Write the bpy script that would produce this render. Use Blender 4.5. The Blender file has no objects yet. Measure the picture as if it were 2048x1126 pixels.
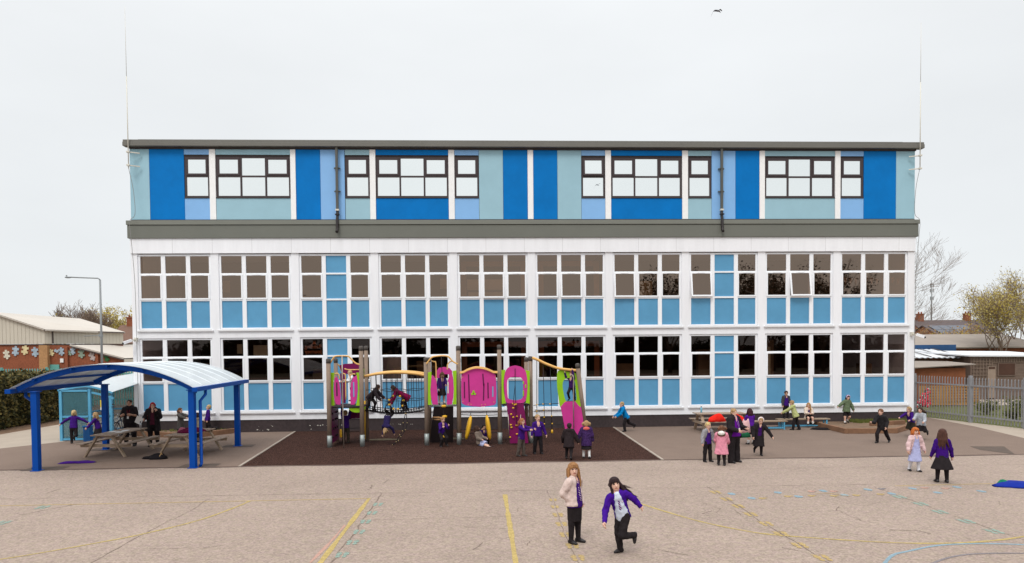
import bpy, bmesh, math, random
import numpy as np
from mathutils import Vector, Matrix, Euler
random.seed(7); np.random.seed(7)
sc = bpy.context.scene
COL = sc.collection
R = math.radians
# ------------------------------------------------------------------ camera
CP = np.array([14.4747, -28.9599, 3.405]); YAW, PITCH, ROLL, PPY, FPX = .0401, .0272, -.0088, 734.574, 1365.333
def cam_basis():
    cy, sy, cp, sp = math.cos(YAW), math.sin(YAW), math.cos(PITCH), math.sin(PITCH)
    f = np.array([sy*cp, cy*cp, -sp]); r = np.array([cy, -sy, 0.]); u = np.cross(r, f)
    cr, sr = math.cos(ROLL), math.sin(ROLL)
    return np.array([cr*r+sr*u, -sr*r+cr*u, f])
CB = cam_basis()
cam_d = bpy.data.cameras.new('camera'); cam = bpy.data.objects.new('camera', cam_d); COL.objects.link(cam)
mw = Matrix.Identity(4)
for i in range(3):
    mw[i][0], mw[i][1], mw[i][2], mw[i][3] = CB[0][i], CB[1][i], -CB[2][i], CP[i]
cam.matrix_world = mw
cam_d.lens = 24; cam_d.sensor_width = 36; cam_d.sensor_fit = 'HORIZONTAL'
cam_d.shift_y = (PPY-563)/2048; cam_d.clip_end = 3000; cam_d.clip_start = .1
sc.camera = cam
sc.render.resolution_x, sc.render.resolution_y = 1024, 563
def ray(px, py): return np.array([(px-1024)/FPX, -(py-PPY)/FPX, 1.]) @ CB
def at(px, py, Y):          # survey: the point of a photo position standing at depth Y
    d = ray(px, py); q = CP + (Y-CP[1])/d[1]*d; return float(q[0]), float(q[2])
def gd(px, py, z=0.):       # survey: the point of the ground under a photo position
    d = ray(px, py); q = CP + (z-CP[2])/d[2]*d; return float(q[0]), float(q[1])
# ------------------------------------------------------------------ light
SUN_EL, SUN_AZ = R(52), R(205)      # azimuth clockwise from +Y: behind the camera
w = bpy.data.worlds.new('World'); sc.world = w; w.use_nodes = True
nt = w.node_tree; nt.nodes.clear()
def N(t, **k):
    n = nt.nodes.new(t)
    for a, v in k.items(): setattr(n, a, v)
    return n
out = N('ShaderNodeOutputWorld'); mixs = N('ShaderNodeMixShader'); b1 = N('ShaderNodeBackground'); b2 = N('ShaderNodeBackground')
sky = N('ShaderNodeTexSky', sky_type='NISHITA'); sky.sun_disc = False; sky.sun_elevation = SUN_EL; sky.sun_rotation = SUN_AZ
sky.dust_density = 3; sky.air_density = 1
b1.inputs[1].default_value = .1
nt.links.new(sky.outputs[0], b1.inputs[0])
tc = N('ShaderNodeTexCoord'); sep = N('ShaderNodeSeparateXYZ'); nt.links.new(tc.outputs['Generated'], sep.inputs[0])
def mth(op, a, b=None, c=None):
    n = N('ShaderNodeMath', operation=op)
    for i, v in enumerate((a, b, c)):
        if v is None: continue
        if isinstance(v, (int, float)): n.inputs[i].default_value = v
        else: nt.links.new(v, n.inputs[i])
    return n.outputs[0]
s_ = mth('MAXIMUM', sep.outputs[2], 0.)
s4 = mth('POWER', s_, 5.)
lum = mth('ADD', mth('MULTIPLY_ADD', s_, .06, .925), mth('MULTIPLY', s4, 2.3))
nz = N('ShaderNodeTexNoise'); nz.inputs['Scale'].default_value = 2.2; nz.inputs['Detail'].default_value = 5
mp = N('ShaderNodeMapping'); mp.inputs['Scale'].default_value = (1, 1, 2.6); nt.links.new(tc.outputs['Generated'], mp.inputs[0]); nt.links.new(mp.outputs[0], nz.inputs[0])
lum2 = mth('MULTIPLY', lum, mth('MULTIPLY_ADD', nz.outputs[0], .20, .90))
cr_ = N('ShaderNodeMix', data_type='RGBA'); cr_.inputs[6].default_value = (.945, .98, 1.0, 1); cr_.inputs[7].default_value = (.96, .985, 1.0, 1)
nt.links.new(mth('MINIMUM', mth('MULTIPLY', s_, 2.5), 1.), cr_.inputs[0])
nt.links.new(cr_.outputs[2], b2.inputs[0]); nt.links.new(lum2, b2.inputs[1])
mixs.inputs[0].default_value = .93
nt.links.new(b1.outputs[0], mixs.inputs[1]); nt.links.new(b2.outputs[0], mixs.inputs[2]); nt.links.new(mixs.outputs[0], out.inputs[0])
sl = bpy.data.lights.new('sun', 'SUN'); sl.energy = 1.45; sl.angle = R(20); sl.color = (1, .955, .89)
so = bpy.data.objects.new('sun', sl); COL.objects.link(so)
sd = Vector((math.sin(SUN_AZ)*math.cos(SUN_EL), math.cos(SUN_AZ)*math.cos(SUN_EL), math.sin(SUN_EL)))
so.rotation_euler = sd.to_track_quat('Z', 'Y').to_euler(); so.location = (14, -40, 40)
sc.view_settings.view_transform = 'Standard'; sc.view_settings.look = 'None'; sc.view_settings.exposure = 0.0; sc.view_settings.gamma = 1
sc.view_settings.use_curve_mapping = False
try:
    sc.cycles.max_bounces = 6; sc.cycles.transparent_max_bounces = 12; sc.cycles.use_denoising = True
except Exception: pass
# ------------------------------------------------------------------ materials
def lin(c): return tuple(((v/255.)/12.92 if v <= 10 else ((v/255.+.055)/1.055)**2.4) for v in c)
_mc = {}
def mat(name, col, rough=.65, var=.1, scale=6., bump=0., bscale=60., metal=0., spec=.35, k=1., speck=0., spscale=90., stretch=None, alpha=1., trans=0.):
    """col: sRGB of the thing as a paint sample; k scales it in linear light"""
    if name in _mc: return _mc[name]
    m = bpy.data.materials.new(name); m.use_nodes = True; t = m.node_tree; L = t.links
    p = t.nodes['Principled BSDF']
    c = [v*k for v in lin(col)]
    tcn = t.nodes.new('ShaderNodeTexCoord'); src = tcn.outputs['Object']
    if stretch:
        mpn = t.nodes.new('ShaderNodeMapping'); mpn.inputs['Scale'].default_value = stretch; L.new(src, mpn.inputs[0]); src = mpn.outputs[0]
    n1 = t.nodes.new('ShaderNodeTexNoise'); n1.inputs['Scale'].default_value = scale; n1.inputs['Detail'].default_value = 6; n1.inputs['Roughness'].default_value = .65
    L.new(src, n1.inputs[0])
    rmp = t.nodes.new('ShaderNodeMapRange'); rmp.inputs[1].default_value = .3; rmp.inputs[2].default_value = .7; L.new(n1.outputs[0], rmp.inputs[0])
    mx = t.nodes.new('ShaderNodeMix'); mx.data_type = 'RGBA'
    mx.inputs[6].default_value = (*[min(1, v*(1-var)) for v in c], 1); mx.inputs[7].default_value = (*[min(1, v*(1+var)) for v in c], 1)
    L.new(rmp.outputs[0], mx.inputs[0]); colo = mx.outputs[2]
    if speck:
        n2 = t.nodes.new('ShaderNodeTexNoise'); n2.inputs['Scale'].default_value = spscale; n2.inputs['Detail'].default_value = 2; L.new(tcn.outputs['Object'], n2.inputs[0])
        r2 = t.nodes.new('ShaderNodeMapRange'); r2.inputs[1].default_value = .35; r2.inputs[2].default_value = .65; r2.inputs[3].default_value = 1-speck; r2.inputs[4].default_value = 1+speck
        L.new(n2.outputs[0], r2.inputs[0])
        m2 = t.nodes.new('ShaderNodeVectorMath'); m2.operation = 'SCALE'; L.new(colo, m2.inputs[0]); L.new(r2.outputs[0], m2.inputs['Scale']); colo = m2.outputs[0]
    L.new(colo, p.inputs['Base Color'])
    p.inputs['Roughness'].default_value = rough; p.inputs['Metallic'].default_value = metal
    p.inputs['Specular IOR Level'].default_value = spec
    if bump:
        nb = t.nodes.new('ShaderNodeTexNoise'); nb.inputs['Scale'].default_value = bscale; nb.inputs['Detail'].default_value = 4; L.new(src, nb.inputs[0])
        bp = t.nodes.new('ShaderNodeBump'); bp.inputs['Strength'].default_value = bump; bp.inputs['Distance'].default_value = .02; L.new(nb.outputs[0], bp.inputs['Height']); L.new(bp.outputs[0], p.inputs['Normal'])
    if alpha < 1:
        tr = t.nodes.new('ShaderNodeBsdfTransparent'); ms = t.nodes.new('ShaderNodeMixShader'); ms.inputs[0].default_value = alpha
        o = t.nodes['Material Output']; L.new(tr.outputs[0], ms.inputs[1]); L.new(p.outputs[0], ms.inputs[2]); L.new(ms.outputs[0], o.inputs[0])
    if trans:
        tl = t.nodes.new('ShaderNodeBsdfTranslucent'); L.new(colo, tl.inputs[0]); ms = t.nodes.new('ShaderNodeMixShader'); ms.inputs[0].default_value = trans
        o = t.nodes['Material Output']; L.new(p.outputs[0], ms.inputs[1]); L.new(tl.outputs[0], ms.inputs[2]); L.new(ms.outputs[0], o.inputs[0])
    _mc[name] = m; return m
def glass(name, refl, tint, tr):
    m = bpy.data.materials.new(name); m.use_nodes = True; t = m.node_tree; t.nodes.clear(); L = t.links
    o = t.nodes.new('ShaderNodeOutputMaterial'); a = t.nodes.new('ShaderNodeAddShader')
    g = t.nodes.new('ShaderNodeBsdfGlossy'); g.inputs['Roughness'].default_value = .01; g.inputs[0].default_value = (*[refl*x for x in tint], 1)
    x = t.nodes.new('ShaderNodeBsdfTransparent'); x.inputs[0].default_value = (*[tr*y for y in tint], 1)
    tcn = t.nodes.new('ShaderNodeTexCoord'); n = t.nodes.new('ShaderNodeTexNoise'); n.inputs['Scale'].default_value = .35; L.new(tcn.outputs['Object'], n.inputs[0])
    b = t.nodes.new('ShaderNodeBump'); b.inputs['Strength'].default_value = .03; b.inputs['Distance'].default_value = .05; L.new(n.outputs[0], b.inputs['Height']); L.new(b.outputs[0], g.inputs['Normal'])
    L.new(g.outputs[0], a.inputs[0]); L.new(x.outputs[0], a.inputs[1]); L.new(a.outputs[0], o.inputs[0]); return m
# ------------------------------------------------------------------ mesh helpers
def obj_from(name, verts, faces, mats, parent=None, midx=None, smooth=False):
    off = Vector((0, 0, 0))
    q = parent
    while q is not None: off += q.location; q = q.parent
    me = bpy.data.meshes.new(name)
    me.from_pydata([(v[0]-off.x, v[1]-off.y, v[2]-off.z) for v in verts], [], faces)
    if not isinstance(mats, (list, tuple)): mats = [mats]
    for m in mats: me.materials.append(m)
    if midx is not None: me.polygons.foreach_set('material_index', np.asarray(midx, dtype=np.int32))
    if smooth: me.polygons.foreach_set('use_smooth', [True]*len(me.polygons))
    me.update(); o = bpy.data.objects.new(name, me); COL.objects.link(o)
    if parent is not None: o.parent = parent
    return o
class MB:
    def __init__(s): s.v = []; s.f = []; s.m = []; s.cur = 0; s.sm = []; s.smooth = False
    def add(s, vs, fs):
        b = len(s.v); s.v += [tuple(map(float, v)) for v in vs]; s.f += [tuple(i+b for i in f) for f in fs]; s.m += [s.cur]*len(fs); s.sm += [s.smooth]*len(fs)
        return s
    def box(s, x0, x1, y0, y1, z0, z1):
        x0, x1 = min(x0, x1), max(x0, x1); y0, y1 = min(y0, y1), max(y0, y1); z0, z1 = min(z0, z1), max(z0, z1)
        return s.add([(x0,y0,z0),(x1,y0,z0),(x1,y1,z0),(x0,y1,z0),(x0,y0,z1),(x1,y0,z1),(x1,y1,z1),(x0,y1,z1)],
              [(0,3,2,1),(4,5,6,7),(0,1,5,4),(1,2,6,5),(2,3,7,6),(3,0,4,7)])
    def bar(s, a, b, wd, ht, up=(0,0,1)):      # rectangular bar from a to b
        a, b = Vector(a), Vector(b); d = (b-a).normalized(); u = Vector(up)
        r = d.cross(u)
        if r.length < 1e-4: r = d.cross(Vector((0,1,0)))
        r.normalize(); u = r.cross(d).normalized(); vs = []
        for p in (a, b):
            for i, j in ((-1,-1),(1,-1),(1,1),(-1,1)): vs.append(p + r*i*wd/2 + u*j*ht/2)
        return s.add(vs, [(0,1,2,3),(7,6,5,4),(0,4,5,1),(1,5,6,2),(2,6,7,3),(3,7,4,0)])
    def tube(s, pts, r, n=8, caps=True):
        pts = [Vector(p) for p in pts]; rs = r if isinstance(r, (list, tuple)) else [r]*len(pts)
        old = s.smooth; s.smooth = True; base = len(s.v); vs = []; fs = []; prev = None
        for i, p in enumerate(pts):
            d = (pts[min(i+1, len(pts)-1)] - pts[max(i-1, 0)]).normalized()
            if prev is None:
                t = Vector((0,0,1)) if abs(d.z) < .9 else Vector((1,0,0)); a = d.cross(t).normalized()
            else: a = (prev - d*prev.dot(d)).normalized()
            prev = a; b = d.cross(a)
            for k in range(n):
                th = 2*math.pi*k/n; vs.append(p + (a*math.cos(th)+b*math.sin(th))*rs[i])
        for i in range(len(pts)-1):
            for k in range(n): fs.append((i*n+k, i*n+(k+1) % n, (i+1)*n+(k+1) % n, (i+1)*n+k))
        s.add(vs, fs); s.smooth = old
        if caps:
            s.add([], [tuple(base-len(s.v)+k for k in range(n))[::-1], tuple(base-len(s.v)+(len(pts)-1)*n+k for k in range(n))])
        return s
    def prism(s, pts, O, U, V, W):             # polygon pts (u,v) in the frame O,U,V, extruded by vector W
        O, U, V, W = map(Vector, (O, U, V, W)); n = len(pts)
        p = [O+U*a+V*b for a, b in pts]; vs = p + [q+W for q in p]
        ar = sum(pts[i][0]*pts[(i+1) % n][1]-pts[(i+1) % n][0]*pts[i][1] for i in range(n))
        flip = (ar > 0) == (U.cross(V).dot(W) > 0)
        f0, f1 = tuple(range(n)), tuple(range(n, 2*n)); sides = [(i, (i+1) % n, n+(i+1) % n, n+i) for i in range(n)]
        if flip: fs = [f0[::-1], f1] + sides
        else: fs = [f0, f1[::-1]] + [q[::-1] for q in sides]
        return s.add(vs, fs)
    def ring_prism(s, outer, inner, O, U, V, W):   # same point count: a plate with a hole
        O, U, V, W = map(Vector, (O, U, V, W)); n = len(outer)
        o = [O+U*a+V*b for a, b in outer]; i_ = [O+U*a+V*b for a, b in inner]
        vs = o + i_ + [q+W for q in o] + [q+W for q in i_]; fs = []
        for k in range(n):
            j = (k+1) % n
            fs += [(k, j, n+j, n+k), (2*n+k, 3*n+k, 3*n+j, 2*n+j), (k, 2*n+k, 2*n+j, j), (n+k, n+j, 3*n+j, 3*n+k)]
        return s.add(vs, fs)
    def sphere(s, c, r, n=10, m=7):
        if not isinstance(r, (tuple, list)): r = (r, r, r)
        old = s.smooth; s.smooth = True; vs = []; fs = []
        for i in range(m+1):
            ph = math.pi*i/m
            for k in range(n):
                th = 2*math.pi*k/n; vs.append((c[0]+r[0]*math.sin(ph)*math.cos(th), c[1]+r[1]*math.sin(ph)*math.sin(th), c[2]+r[2]*math.cos(ph)))
        for i in range(m):
            for k in range(n): fs.append((i*n+k, (i+1)*n+k, (i+1)*n+(k+1) % n, i*n+(k+1) % n))
        s.add(vs, fs); s.smooth = old; return s
    def poly(s, pts): return s.add(pts, [tuple(range(len(pts)))])
    def build(s, name, mats, parent=None, bevel=0.):
        o = obj_from(name, s.v, s.f, mats, parent, s.m)
        o.data.polygons.foreach_set('use_smooth', s.sm)
        if bevel:
            b = o.modifiers.new('bevel', 'BEVEL'); b.width = bevel; b.segments = 2; b.limit_method = 'ANGLE'; b.angle_limit = R(40)
        return o
def tag(o, label=None, cat=None, group=None, kind=None):
    if label: o['label'] = label
    if cat: o['category'] = cat
    if group: o['group'] = group
    if kind: o['kind'] = kind
    return o
def empty(name, loc, label, cat, group=None):
    o = bpy.data.objects.new(name, None); COL.objects.link(o); o.location = loc; o.empty_display_size = .2
    return tag(o, label, cat, group)
def copy_tree(o, parent=None):
    c = o.copy(); COL.objects.link(c)
    if parent is not None: c.parent = parent
    for ch in list(o.children): copy_tree(ch, c)
    return c
def spline(pts, n=8):
    P = [np.array(p, float) for p in pts]; P = [2*P[0]-P[1]] + P + [2*P[-1]-P[-2]]; o = []
    for i in range(1, len(P)-2):
        for k in range(n):
            t = k/n; a, b, c, d = P[i-1], P[i], P[i+1], P[i+2]
            o.append(.5*((2*b)+(-a+c)*t+(2*a-5*b+4*c-d)*t*t+(-a+3*b-3*c+d)*t**3))
    o.append(P[-2]); return o
# ------------------------------------------------------------------ ground
GT = dict(k=.60)
m_yard = mat('pale tarmac', (191,172,159), .95, .075, .4, .1, 160, k=.575, speck=.05, spscale=9, spec=.1)
def aggregate(m, cell, amt, hue):
    # stone chips: a random value per chip, and slow drifts between pinkish and yellowish stone
    t = m.node_tree; L = t.links; p = t.nodes['Principled BSDF']; src = p.inputs['Base Color'].links[0].from_socket
    tcn = t.nodes.new('ShaderNodeTexCoord'); v = t.nodes.new('ShaderNodeTexVoronoi'); v.inputs['Scale'].default_value = cell; L.new(tcn.outputs['Object'], v.inputs['Vector'])
    sx = t.nodes.new('ShaderNodeSeparateColor'); L.new(v.outputs['Color'], sx.inputs[0])
    r = t.nodes.new('ShaderNodeMapRange'); r.inputs[3].default_value = 1-amt; r.inputs[4].default_value = 1+amt; L.new(sx.outputs[0], r.inputs[0])
    s1_ = t.nodes.new('ShaderNodeVectorMath'); s1_.operation = 'SCALE'; L.new(src, s1_.inputs[0]); L.new(r.outputs[0], s1_.inputs['Scale'])
    n = t.nodes.new('ShaderNodeTexNoise'); n.inputs['Scale'].default_value = 7; n.inputs['Detail'].default_value = 4; L.new(tcn.outputs['Object'], n.inputs[0])
    q = t.nodes.new('ShaderNodeMapRange'); q.inputs[1].default_value = .35; q.inputs[2].default_value = .65; L.new(n.outputs[0], q.inputs[0])
    hm = t.nodes.new('ShaderNodeMix'); hm.data_type = 'RGBA'; hm.inputs[6].default_value = (1+hue, 1-hue*.3, 1+hue*.9, 1); hm.inputs[7].default_value = (1, 1+hue*.4, 1-hue*1.6, 1); L.new(q.outputs[0], hm.inputs[0])
    mu = t.nodes.new('ShaderNodeVectorMath'); mu.operation = 'MULTIPLY'; L.new(s1_.outputs[0], mu.inputs[0]); L.new(hm.outputs[2], mu.inputs[1]); L.new(mu.outputs[0], p.inputs['Base Color'])
aggregate(m_yard, 33, .20, .028)
m_dark = mat('brown tarmac', (158,137,124), .95, .06, .8, .2, 200, k=.58, speck=.16, spscale=50, spec=.1)
m_rub = mat('rubber mulch', (78,55,48), .97, .25, 4, 1., 45, k=.66, speck=.8, spscale=26, spec=.06)
m_conc = mat('path concrete', (196,180,163), .9, .08, 1.2, .2, 90, k=.66, speck=.07)
m_soil = mat('bare soil', (138,108,84), .95, .25, 3, .6, 30, k=.6)
m_grass = mat('grass turf', (118,120,64), .95, .3, 4, .8, 60, k=.5, speck=.3, spscale=20)
m_far = mat('far ground', (130,126,104), .95, .25, .2, k=.5)
m_edge = mat('pale edging', (205,190,175), .9, .15, 4, k=.6)
m_kerb = mat('dirty joint', (120,98,88), .95, .3, 6, k=.6)
m_yel = mat('worn yellow paint', (222,194,122), .9, .2, 9, k=.55, speck=.2, spscale=40, alpha=.95)
m_yelf = mat('faded yellow paint', (214,184,124), .9, .1, 9, k=.62, speck=.15, spscale=40, alpha=.85)
m_teal = mat('chalk teal paint', (168,192,178), .9, .12, 9, k=.62, speck=.15, spscale=40, alpha=.82)
m_blu = mat('chalk blue paint', (160,188,202), .9, .12, 9, k=.62, speck=.15, spscale=40, alpha=.85)
m_gry = mat('faded grey paint', (158,148,150), .9, .12, 9, k=.55, speck=.2, spscale=40)
m_pnk = mat('pink chalk', (200,158,142), .9, .1, 9, k=.68, speck=.15, spscale=40)
m_crk = mat('crack line', (156,136,122), .95, .35, 3, k=.55)
m_pat = mat('old patch', (112,96,86), .95, .12, 3, k=.6, speck=.1)
def sheet(name, pts, z, m, kind='structure', parent=None):
    b = MB(); b.poly([(x, y, z) for x, y in pts]); o = b.build(name, m, parent)
    if parent is None: o['kind'] = kind
    return o
sheet('ground', [(-700,-600),(700,-600),(700,1500),(-700,1500)], -.03, m_far)
yard = sheet('playground', [(-30,-60),(60,-60),(60,-8.62),(-30,-8.62)], 0, m_yard)
upper = sheet('pavement', [gd(-160,913),gd(0,897),gd(125,883.5),(-2.3,1.5),(-.05,1.5),(-.05,.3),(33.1,.3),(33.1,2.4),gd(1842,832.5),gd(1950,853),gd(2047,876),gd(2200,905),(40,-8.62),(-30,-8.62)], 0.002, m_dark)
sheet('path', [gd(-160,913),gd(0,897),gd(125,883.5),(-2.3,1.5),(-.05,1.5),(-.05,30),(-2.2,30),gd(112,850),gd(0,869),gd(-160,885)], 0.0, m_conc)
sheet('soil', [gd(-160,885),gd(0,869),gd(112,850),(-2.2,30),(-60,30),(-60,-6)], -.012, m_soil)
sheet('footpath', [(33.1,2.4),gd(1842,832.5),gd(1950,853),gd(2047,876),gd(2200,905),(38.2,-8.62),(36.6,-4.0),(36.2,-2.45),(35.72,0),(35.2,3),(34.6,9),(33.1,9)], 0.0, m_conc)
sheet('lawn', [(34.6,9),(35.2,3),(35.72,0),(36.2,-2.45),(36.6,-4),(38.2,-8.62),(70,-8.6),(70,24),(34.6,24)], -.008, m_grass)
RB = [(6.53,-.0),(7.27,-8.62),(19.78,-8.62),(19.92,-.0)]
sheet('rubber_surface', RB, 0.006, m_rub)
def strip(bm, pts, wd, z, jit=0.):
    P = [np.array(p, float) for p in pts]; vs = []; n = len(P)
    for i in range(n):
        d = P[min(i+1, n-1)]-P[max(i-1, 0)]; d /= np.linalg.norm(d)+1e-9; nn = np.array([-d[1], d[0]])
        ww = wd/2*(1+(random.uniform(-jit, jit) if jit else 0))
        vs += [(*(P[i]+nn*ww), z), (*(P[i]-nn*ww), z)]
    bm.add(vs, [(2*i, 2*i+1, 2*i+3, 2*i+2) for i in range(n-1)])
def lines(name, m, parent, polys, wd, z=.004, jit=.12, sub=None):
    for pts in polys:
        b = MB(); strip(b, pts, wd, z, jit); b.build(name, m, parent)
def dens(a, b, n): return [(a[0]+(b[0]-a[0])*i/n, a[1]+(b[1]-a[1])*i/n) for i in range(n+1)]
# edging of the rubber area and the long joint between the two tarmacs
b = MB()
b.bar((6.48,0,.006), (7.22,-8.62,.006), .07, .03); b.bar((19.83,-8.62,.006), (19.97,0,.006), .07, .03)
tag(b.build('edging', m_edge), kind='structure')
b = MB(); strip(b, [(x, -8.62+.03*math.sin(x*1.7)) for x in np.arange(-30, 60, .5)], .14, .008, .35); tag(b.build('joint_line', m_kerb), kind='structure')
# worn painted lines and cracks: parts of the yard
lines('painted_line', m_yel, yard, [dens((11.80,-13.25),(11.83,-24),40), dens((14.92,-13.1),(14.96,-24),40)], .09, .004, .3)
lines('painted_line', m_yelf, yard, [dens((3.0,-13.38),(11.78,-13.28),40), dens(gd(1790,972),gd(2040,966),24)], .05)
lines('painted_line', m_yel, yard, [spline([gd(500,1002),gd(470,1015),gd(400,1040),gd(300,1065),gd(200,1085),gd(0,1119),gd(-200,1142)], 8),
      spline([gd(1262,1000),gd(1280,1007),gd(1330,1023),gd(1400,1043),gd(1480,1060),gd(1550,1070),gd(1700,1081),gd(1800,1086),gd(1870,1087),gd(1940,1085),gd(2000,1080),gd(2048,1073),gd(2150,1055)], 8)], .058, .0045, .3)
lines('painted_line', m_blu, yard, [spline([gd(1755,1150),gd(1770,1126),gd(1787,1110),gd(1815,1103),gd(1870,1092),gd(1930,1088),gd(2000,1088),gd(2100,1092)], 8)], .06, .005)
lines('painted_line', m_gry, yard, [spline([gd(1855,1135),gd(1868,1126),gd(1900,1115),gd(1950,1108),gd(2048,1107),gd(2150,1112)], 8)], .05, .005)
def crackpath(a, b, n=40, j=.03):
    P = dens(a, b, n); o = []; w_ = 0; wy = 0
    for i, p in enumerate(P):
        w_ = w_*.8+random.gauss(0, j); wy = wy*.8+random.gauss(0, j*.6); o.append((p[0]+w_, p[1]+wy))
    return o
for x, y0, wd in ((12.02,-12.75,.024),(15.95,-12.7,.011),(19.86,-12.6,.014),(23.8,-13.0,.010),(8.1,-13,.010)):
    lines('crack', m_crk, yard, [crackpath((x,y0),(x-.03,-24), 60, .016)], wd, .0055, .6)
for a, b2_, wd in (((0,-12.62),(12.0,-12.7),.010),((12,-12.72),(24,-12.62),.010),((12.2,-15.3),(15,-15.2),.008),((15,-10.3),(30,-10.3),.008)):
    lines('crack', m_crk, yard, [crackpath(a, b2_, 60, .016)], wd, .0058, .7)
cracks = [[(1405,1005),(1428,1015),(1441,1018),(1432,1026)],[(1664,1021),(1678,1022),(1700,1030),(1738,1046)],[(1672,1021),(1678,1013)],[(1316,1100),(1350,1106),(1380,1111)],
 [(300,1097),(360,1097),(410,1096),(450,1090)],[(1565,1095),(1600,1102)],[(1036,1024),(1040,1015)],[(1055,1092),(1056,1083)],[(1040,1028),(1060,1033)],[(730,981),(742,976),(746,970)],[(766,967),(778,959)],
 [(1405,1028),(1425,1021)],[(1470,1020),(1478,1031)],[(1995,1013),(2000,1002)],[(1780,1060),(1830,1060),(1860,1068)],[(95,986),(130,975)],[(880,1002),(897,995)],[(930,1054),(1010,1058)],[(948,1100),(960,1085)],
 [(1730,1012),(1760,1004)],[(40,1030),(160,1008)],[(1190,1000),(1230,1020)]]
for c in cracks:
    P = [gd(*q) for q in c]; D = []
    for i in range(len(P)-1): D += crackpath(P[i], P[i+1], 8, .012)
    lines('crack', m_crk, yard, [D], random.choice((.007,.010,.014)), .006, .6)
# footprint and disc markings
def blob2(bm, c, rx, ry, z, n=14, rot=0):
    vs = []
    for k in range(n):
        th = 2*math.pi*k/n; q = 1+random.uniform(-.13,.13); a, b_ = rx*q*math.cos(th), ry*q*math.sin(th)
        vs.append((c[0]+a*math.cos(rot)-b_*math.sin(rot), c[1]+a*math.sin(rot)+b_*math.cos(rot), z))
    bm.poly(vs)
def foot(c, m, s=1., z=.0062):
    bm = MB()
    for dx in (-.062*s, .062*s):       # two bare soles side by side
        blob2(bm, (c[0]+dx, c[1]-.10*s), .042*s, .07*s, z); blob2(bm, (c[0]+dx*1.08, c[1]+.045*s), .052*s, .085*s, z)
        for k in range(4): blob2(bm, (c[0]+dx*1.08+(k-1.5)*.025*s, c[1]+.16*s-.008*k*s), .012*s, .02*s, z, 8)
    return bm.build('footprint_marking', m, yard)
for q in [(1106,1000),(1110,1014),(1116,1030),(1123,1048.5),(1131,1069.5),(1145,1092),(1156,1116)]: foot(gd(*q), m_yelf, .75 if q[1] < 1020 else .95)
for q in [(1431,984.5),(1453,998.5),(1476.5,1012.5),(1502,1029),(1532,1047.5),(1563,1068),(1600,1091),(1645,1116)]: foot(gd(*q), m_yelf, 1.)
for q in [(756,1009),(744,1026),(731,1043.5),(718,1064),(705,1085),(684,1110)]: foot(gd(*q), m_teal, .9)
for q in [(85,1015),(5,1046),(1799,994),(1841,1008),(1880,1024),(1933,1043),(1988,1063)]: foot(gd(*q), m_teal, 1.)
for q in [(1463,988),(1503,996.5),(1556,985.5),(1597,993.5),(1646,982),(1689,990.5),(1736,979.5),(1783,987.5),(1825,977.5),(1875,985.5),(1914,974.5),(1963,983)]:
    bm = MB(); blob2(bm, gd(*q), .085, .12, .0062); bm.build('disc_marking', m_blu, yard)
for q, m in [((1524,997),m_yelf),((1575,993),m_yelf),((1622,992),m_yelf),((1667,992),m_yelf),((1712,991),m_yelf),((1760,989),m_yelf),((1622,983),m_pnk),((1666,983),m_pnk),((1848,976),m_pnk),((1890,977),m_pnk),((1762,978),m_gry)]:
    bm = MB(); blob2(bm, gd(*q), .07, .09, .0066); blob2(bm, (gd(*q)[0]+.09, gd(*q)[1]+.03), .05, .035, .0066); bm.build('chalk_mark', m, yard)
b = MB(); strip(b, spline([gd(1630,988),gd(1660,987),gd(1700,993)], 6), .03, .007, .5); b.build('chalk_mark', m_yelf, yard)
b = MB(); strip(b, spline([gd(690,1050),gd(660,1085),gd(620,1126)], 6), .05, .003, .5); b.build('chalk_mark', m_pnk, yard)
# square patches at the canopy feet and one on the right
b = MB()
for cx, cy in ((1.53,-8.45),(5.93,-8.35),(1.2,-4.58),(5.6,-4.17)): b.poly([(cx-.5,cy-.34,.010),(cx+.58,cy-.3,.010),(cx+.55,cy+.3,.010),(cx-.5,cy+.32,.010)])
b.poly([(*gd(1960,900),.007),(*gd(2030,909),.007),(*gd(2008,893),.007),(*gd(1940,893),.007)])
b.build('patch', m_pat, upper)
# ------------------------------------------------------------------ school building
m_wht = mat('white render', (238,239,243), .7, .045, 1.6, .05, 8, k=1.0, stretch=(2,2,.3))
m_upvc = mat('white window frame', (244,246,250), .35, .015, 1, k=.97, spec=.4)
m_sill = mat('white sill', (236,236,238), .5, .05, 1.5, k=.86)
m_plinth = mat('dark brown plinth', (66,56,57), .85, .14, 1.3, .3, 25, k=.9, speck=.1, spscale=9)
m_par = mat('grey parapet', (118,120,112), .55, .05, .7, k=.85)
m_fasc = mat('grey roof edge', (118,116,110), .55, .08, .6, k=.85)
m_gut = mat('dark gutter', (70,60,58), .5, .05, 2, k=.8)
m_deep = mat('deep blue panel', (0,114,190), .5, .09, 1.3, .03, 12, k=1.0, spec=.12)
m_pale = mat('pale teal panel', (158,197,212), .5, .05, .8, k=.92)
m_ltb = mat('sky blue panel', (137,187,238), .5, .05, .8, k=.92)
m_inf = mat('blue infill panel', (92,156,196), .5, .08, 1.1, k=.93)
m_brn = mat('dark brown frame', (72,60,62), .45, .04, 2, k=.8)
m_pipe = mat('grey downpipe', (96,96,90), .5, .06, 3, k=.8)
m_blk = mat('black fitting', (40,34,34), .5, .1, 4)
m_cream = mat('cream fitting', (222,218,206), .5, .06, 4, k=.9)
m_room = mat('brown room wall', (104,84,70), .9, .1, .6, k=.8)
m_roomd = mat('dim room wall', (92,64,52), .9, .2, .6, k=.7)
m_papr = mat('pale wall paper', (196,184,152), .8, .08, 3, k=.8)
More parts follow.
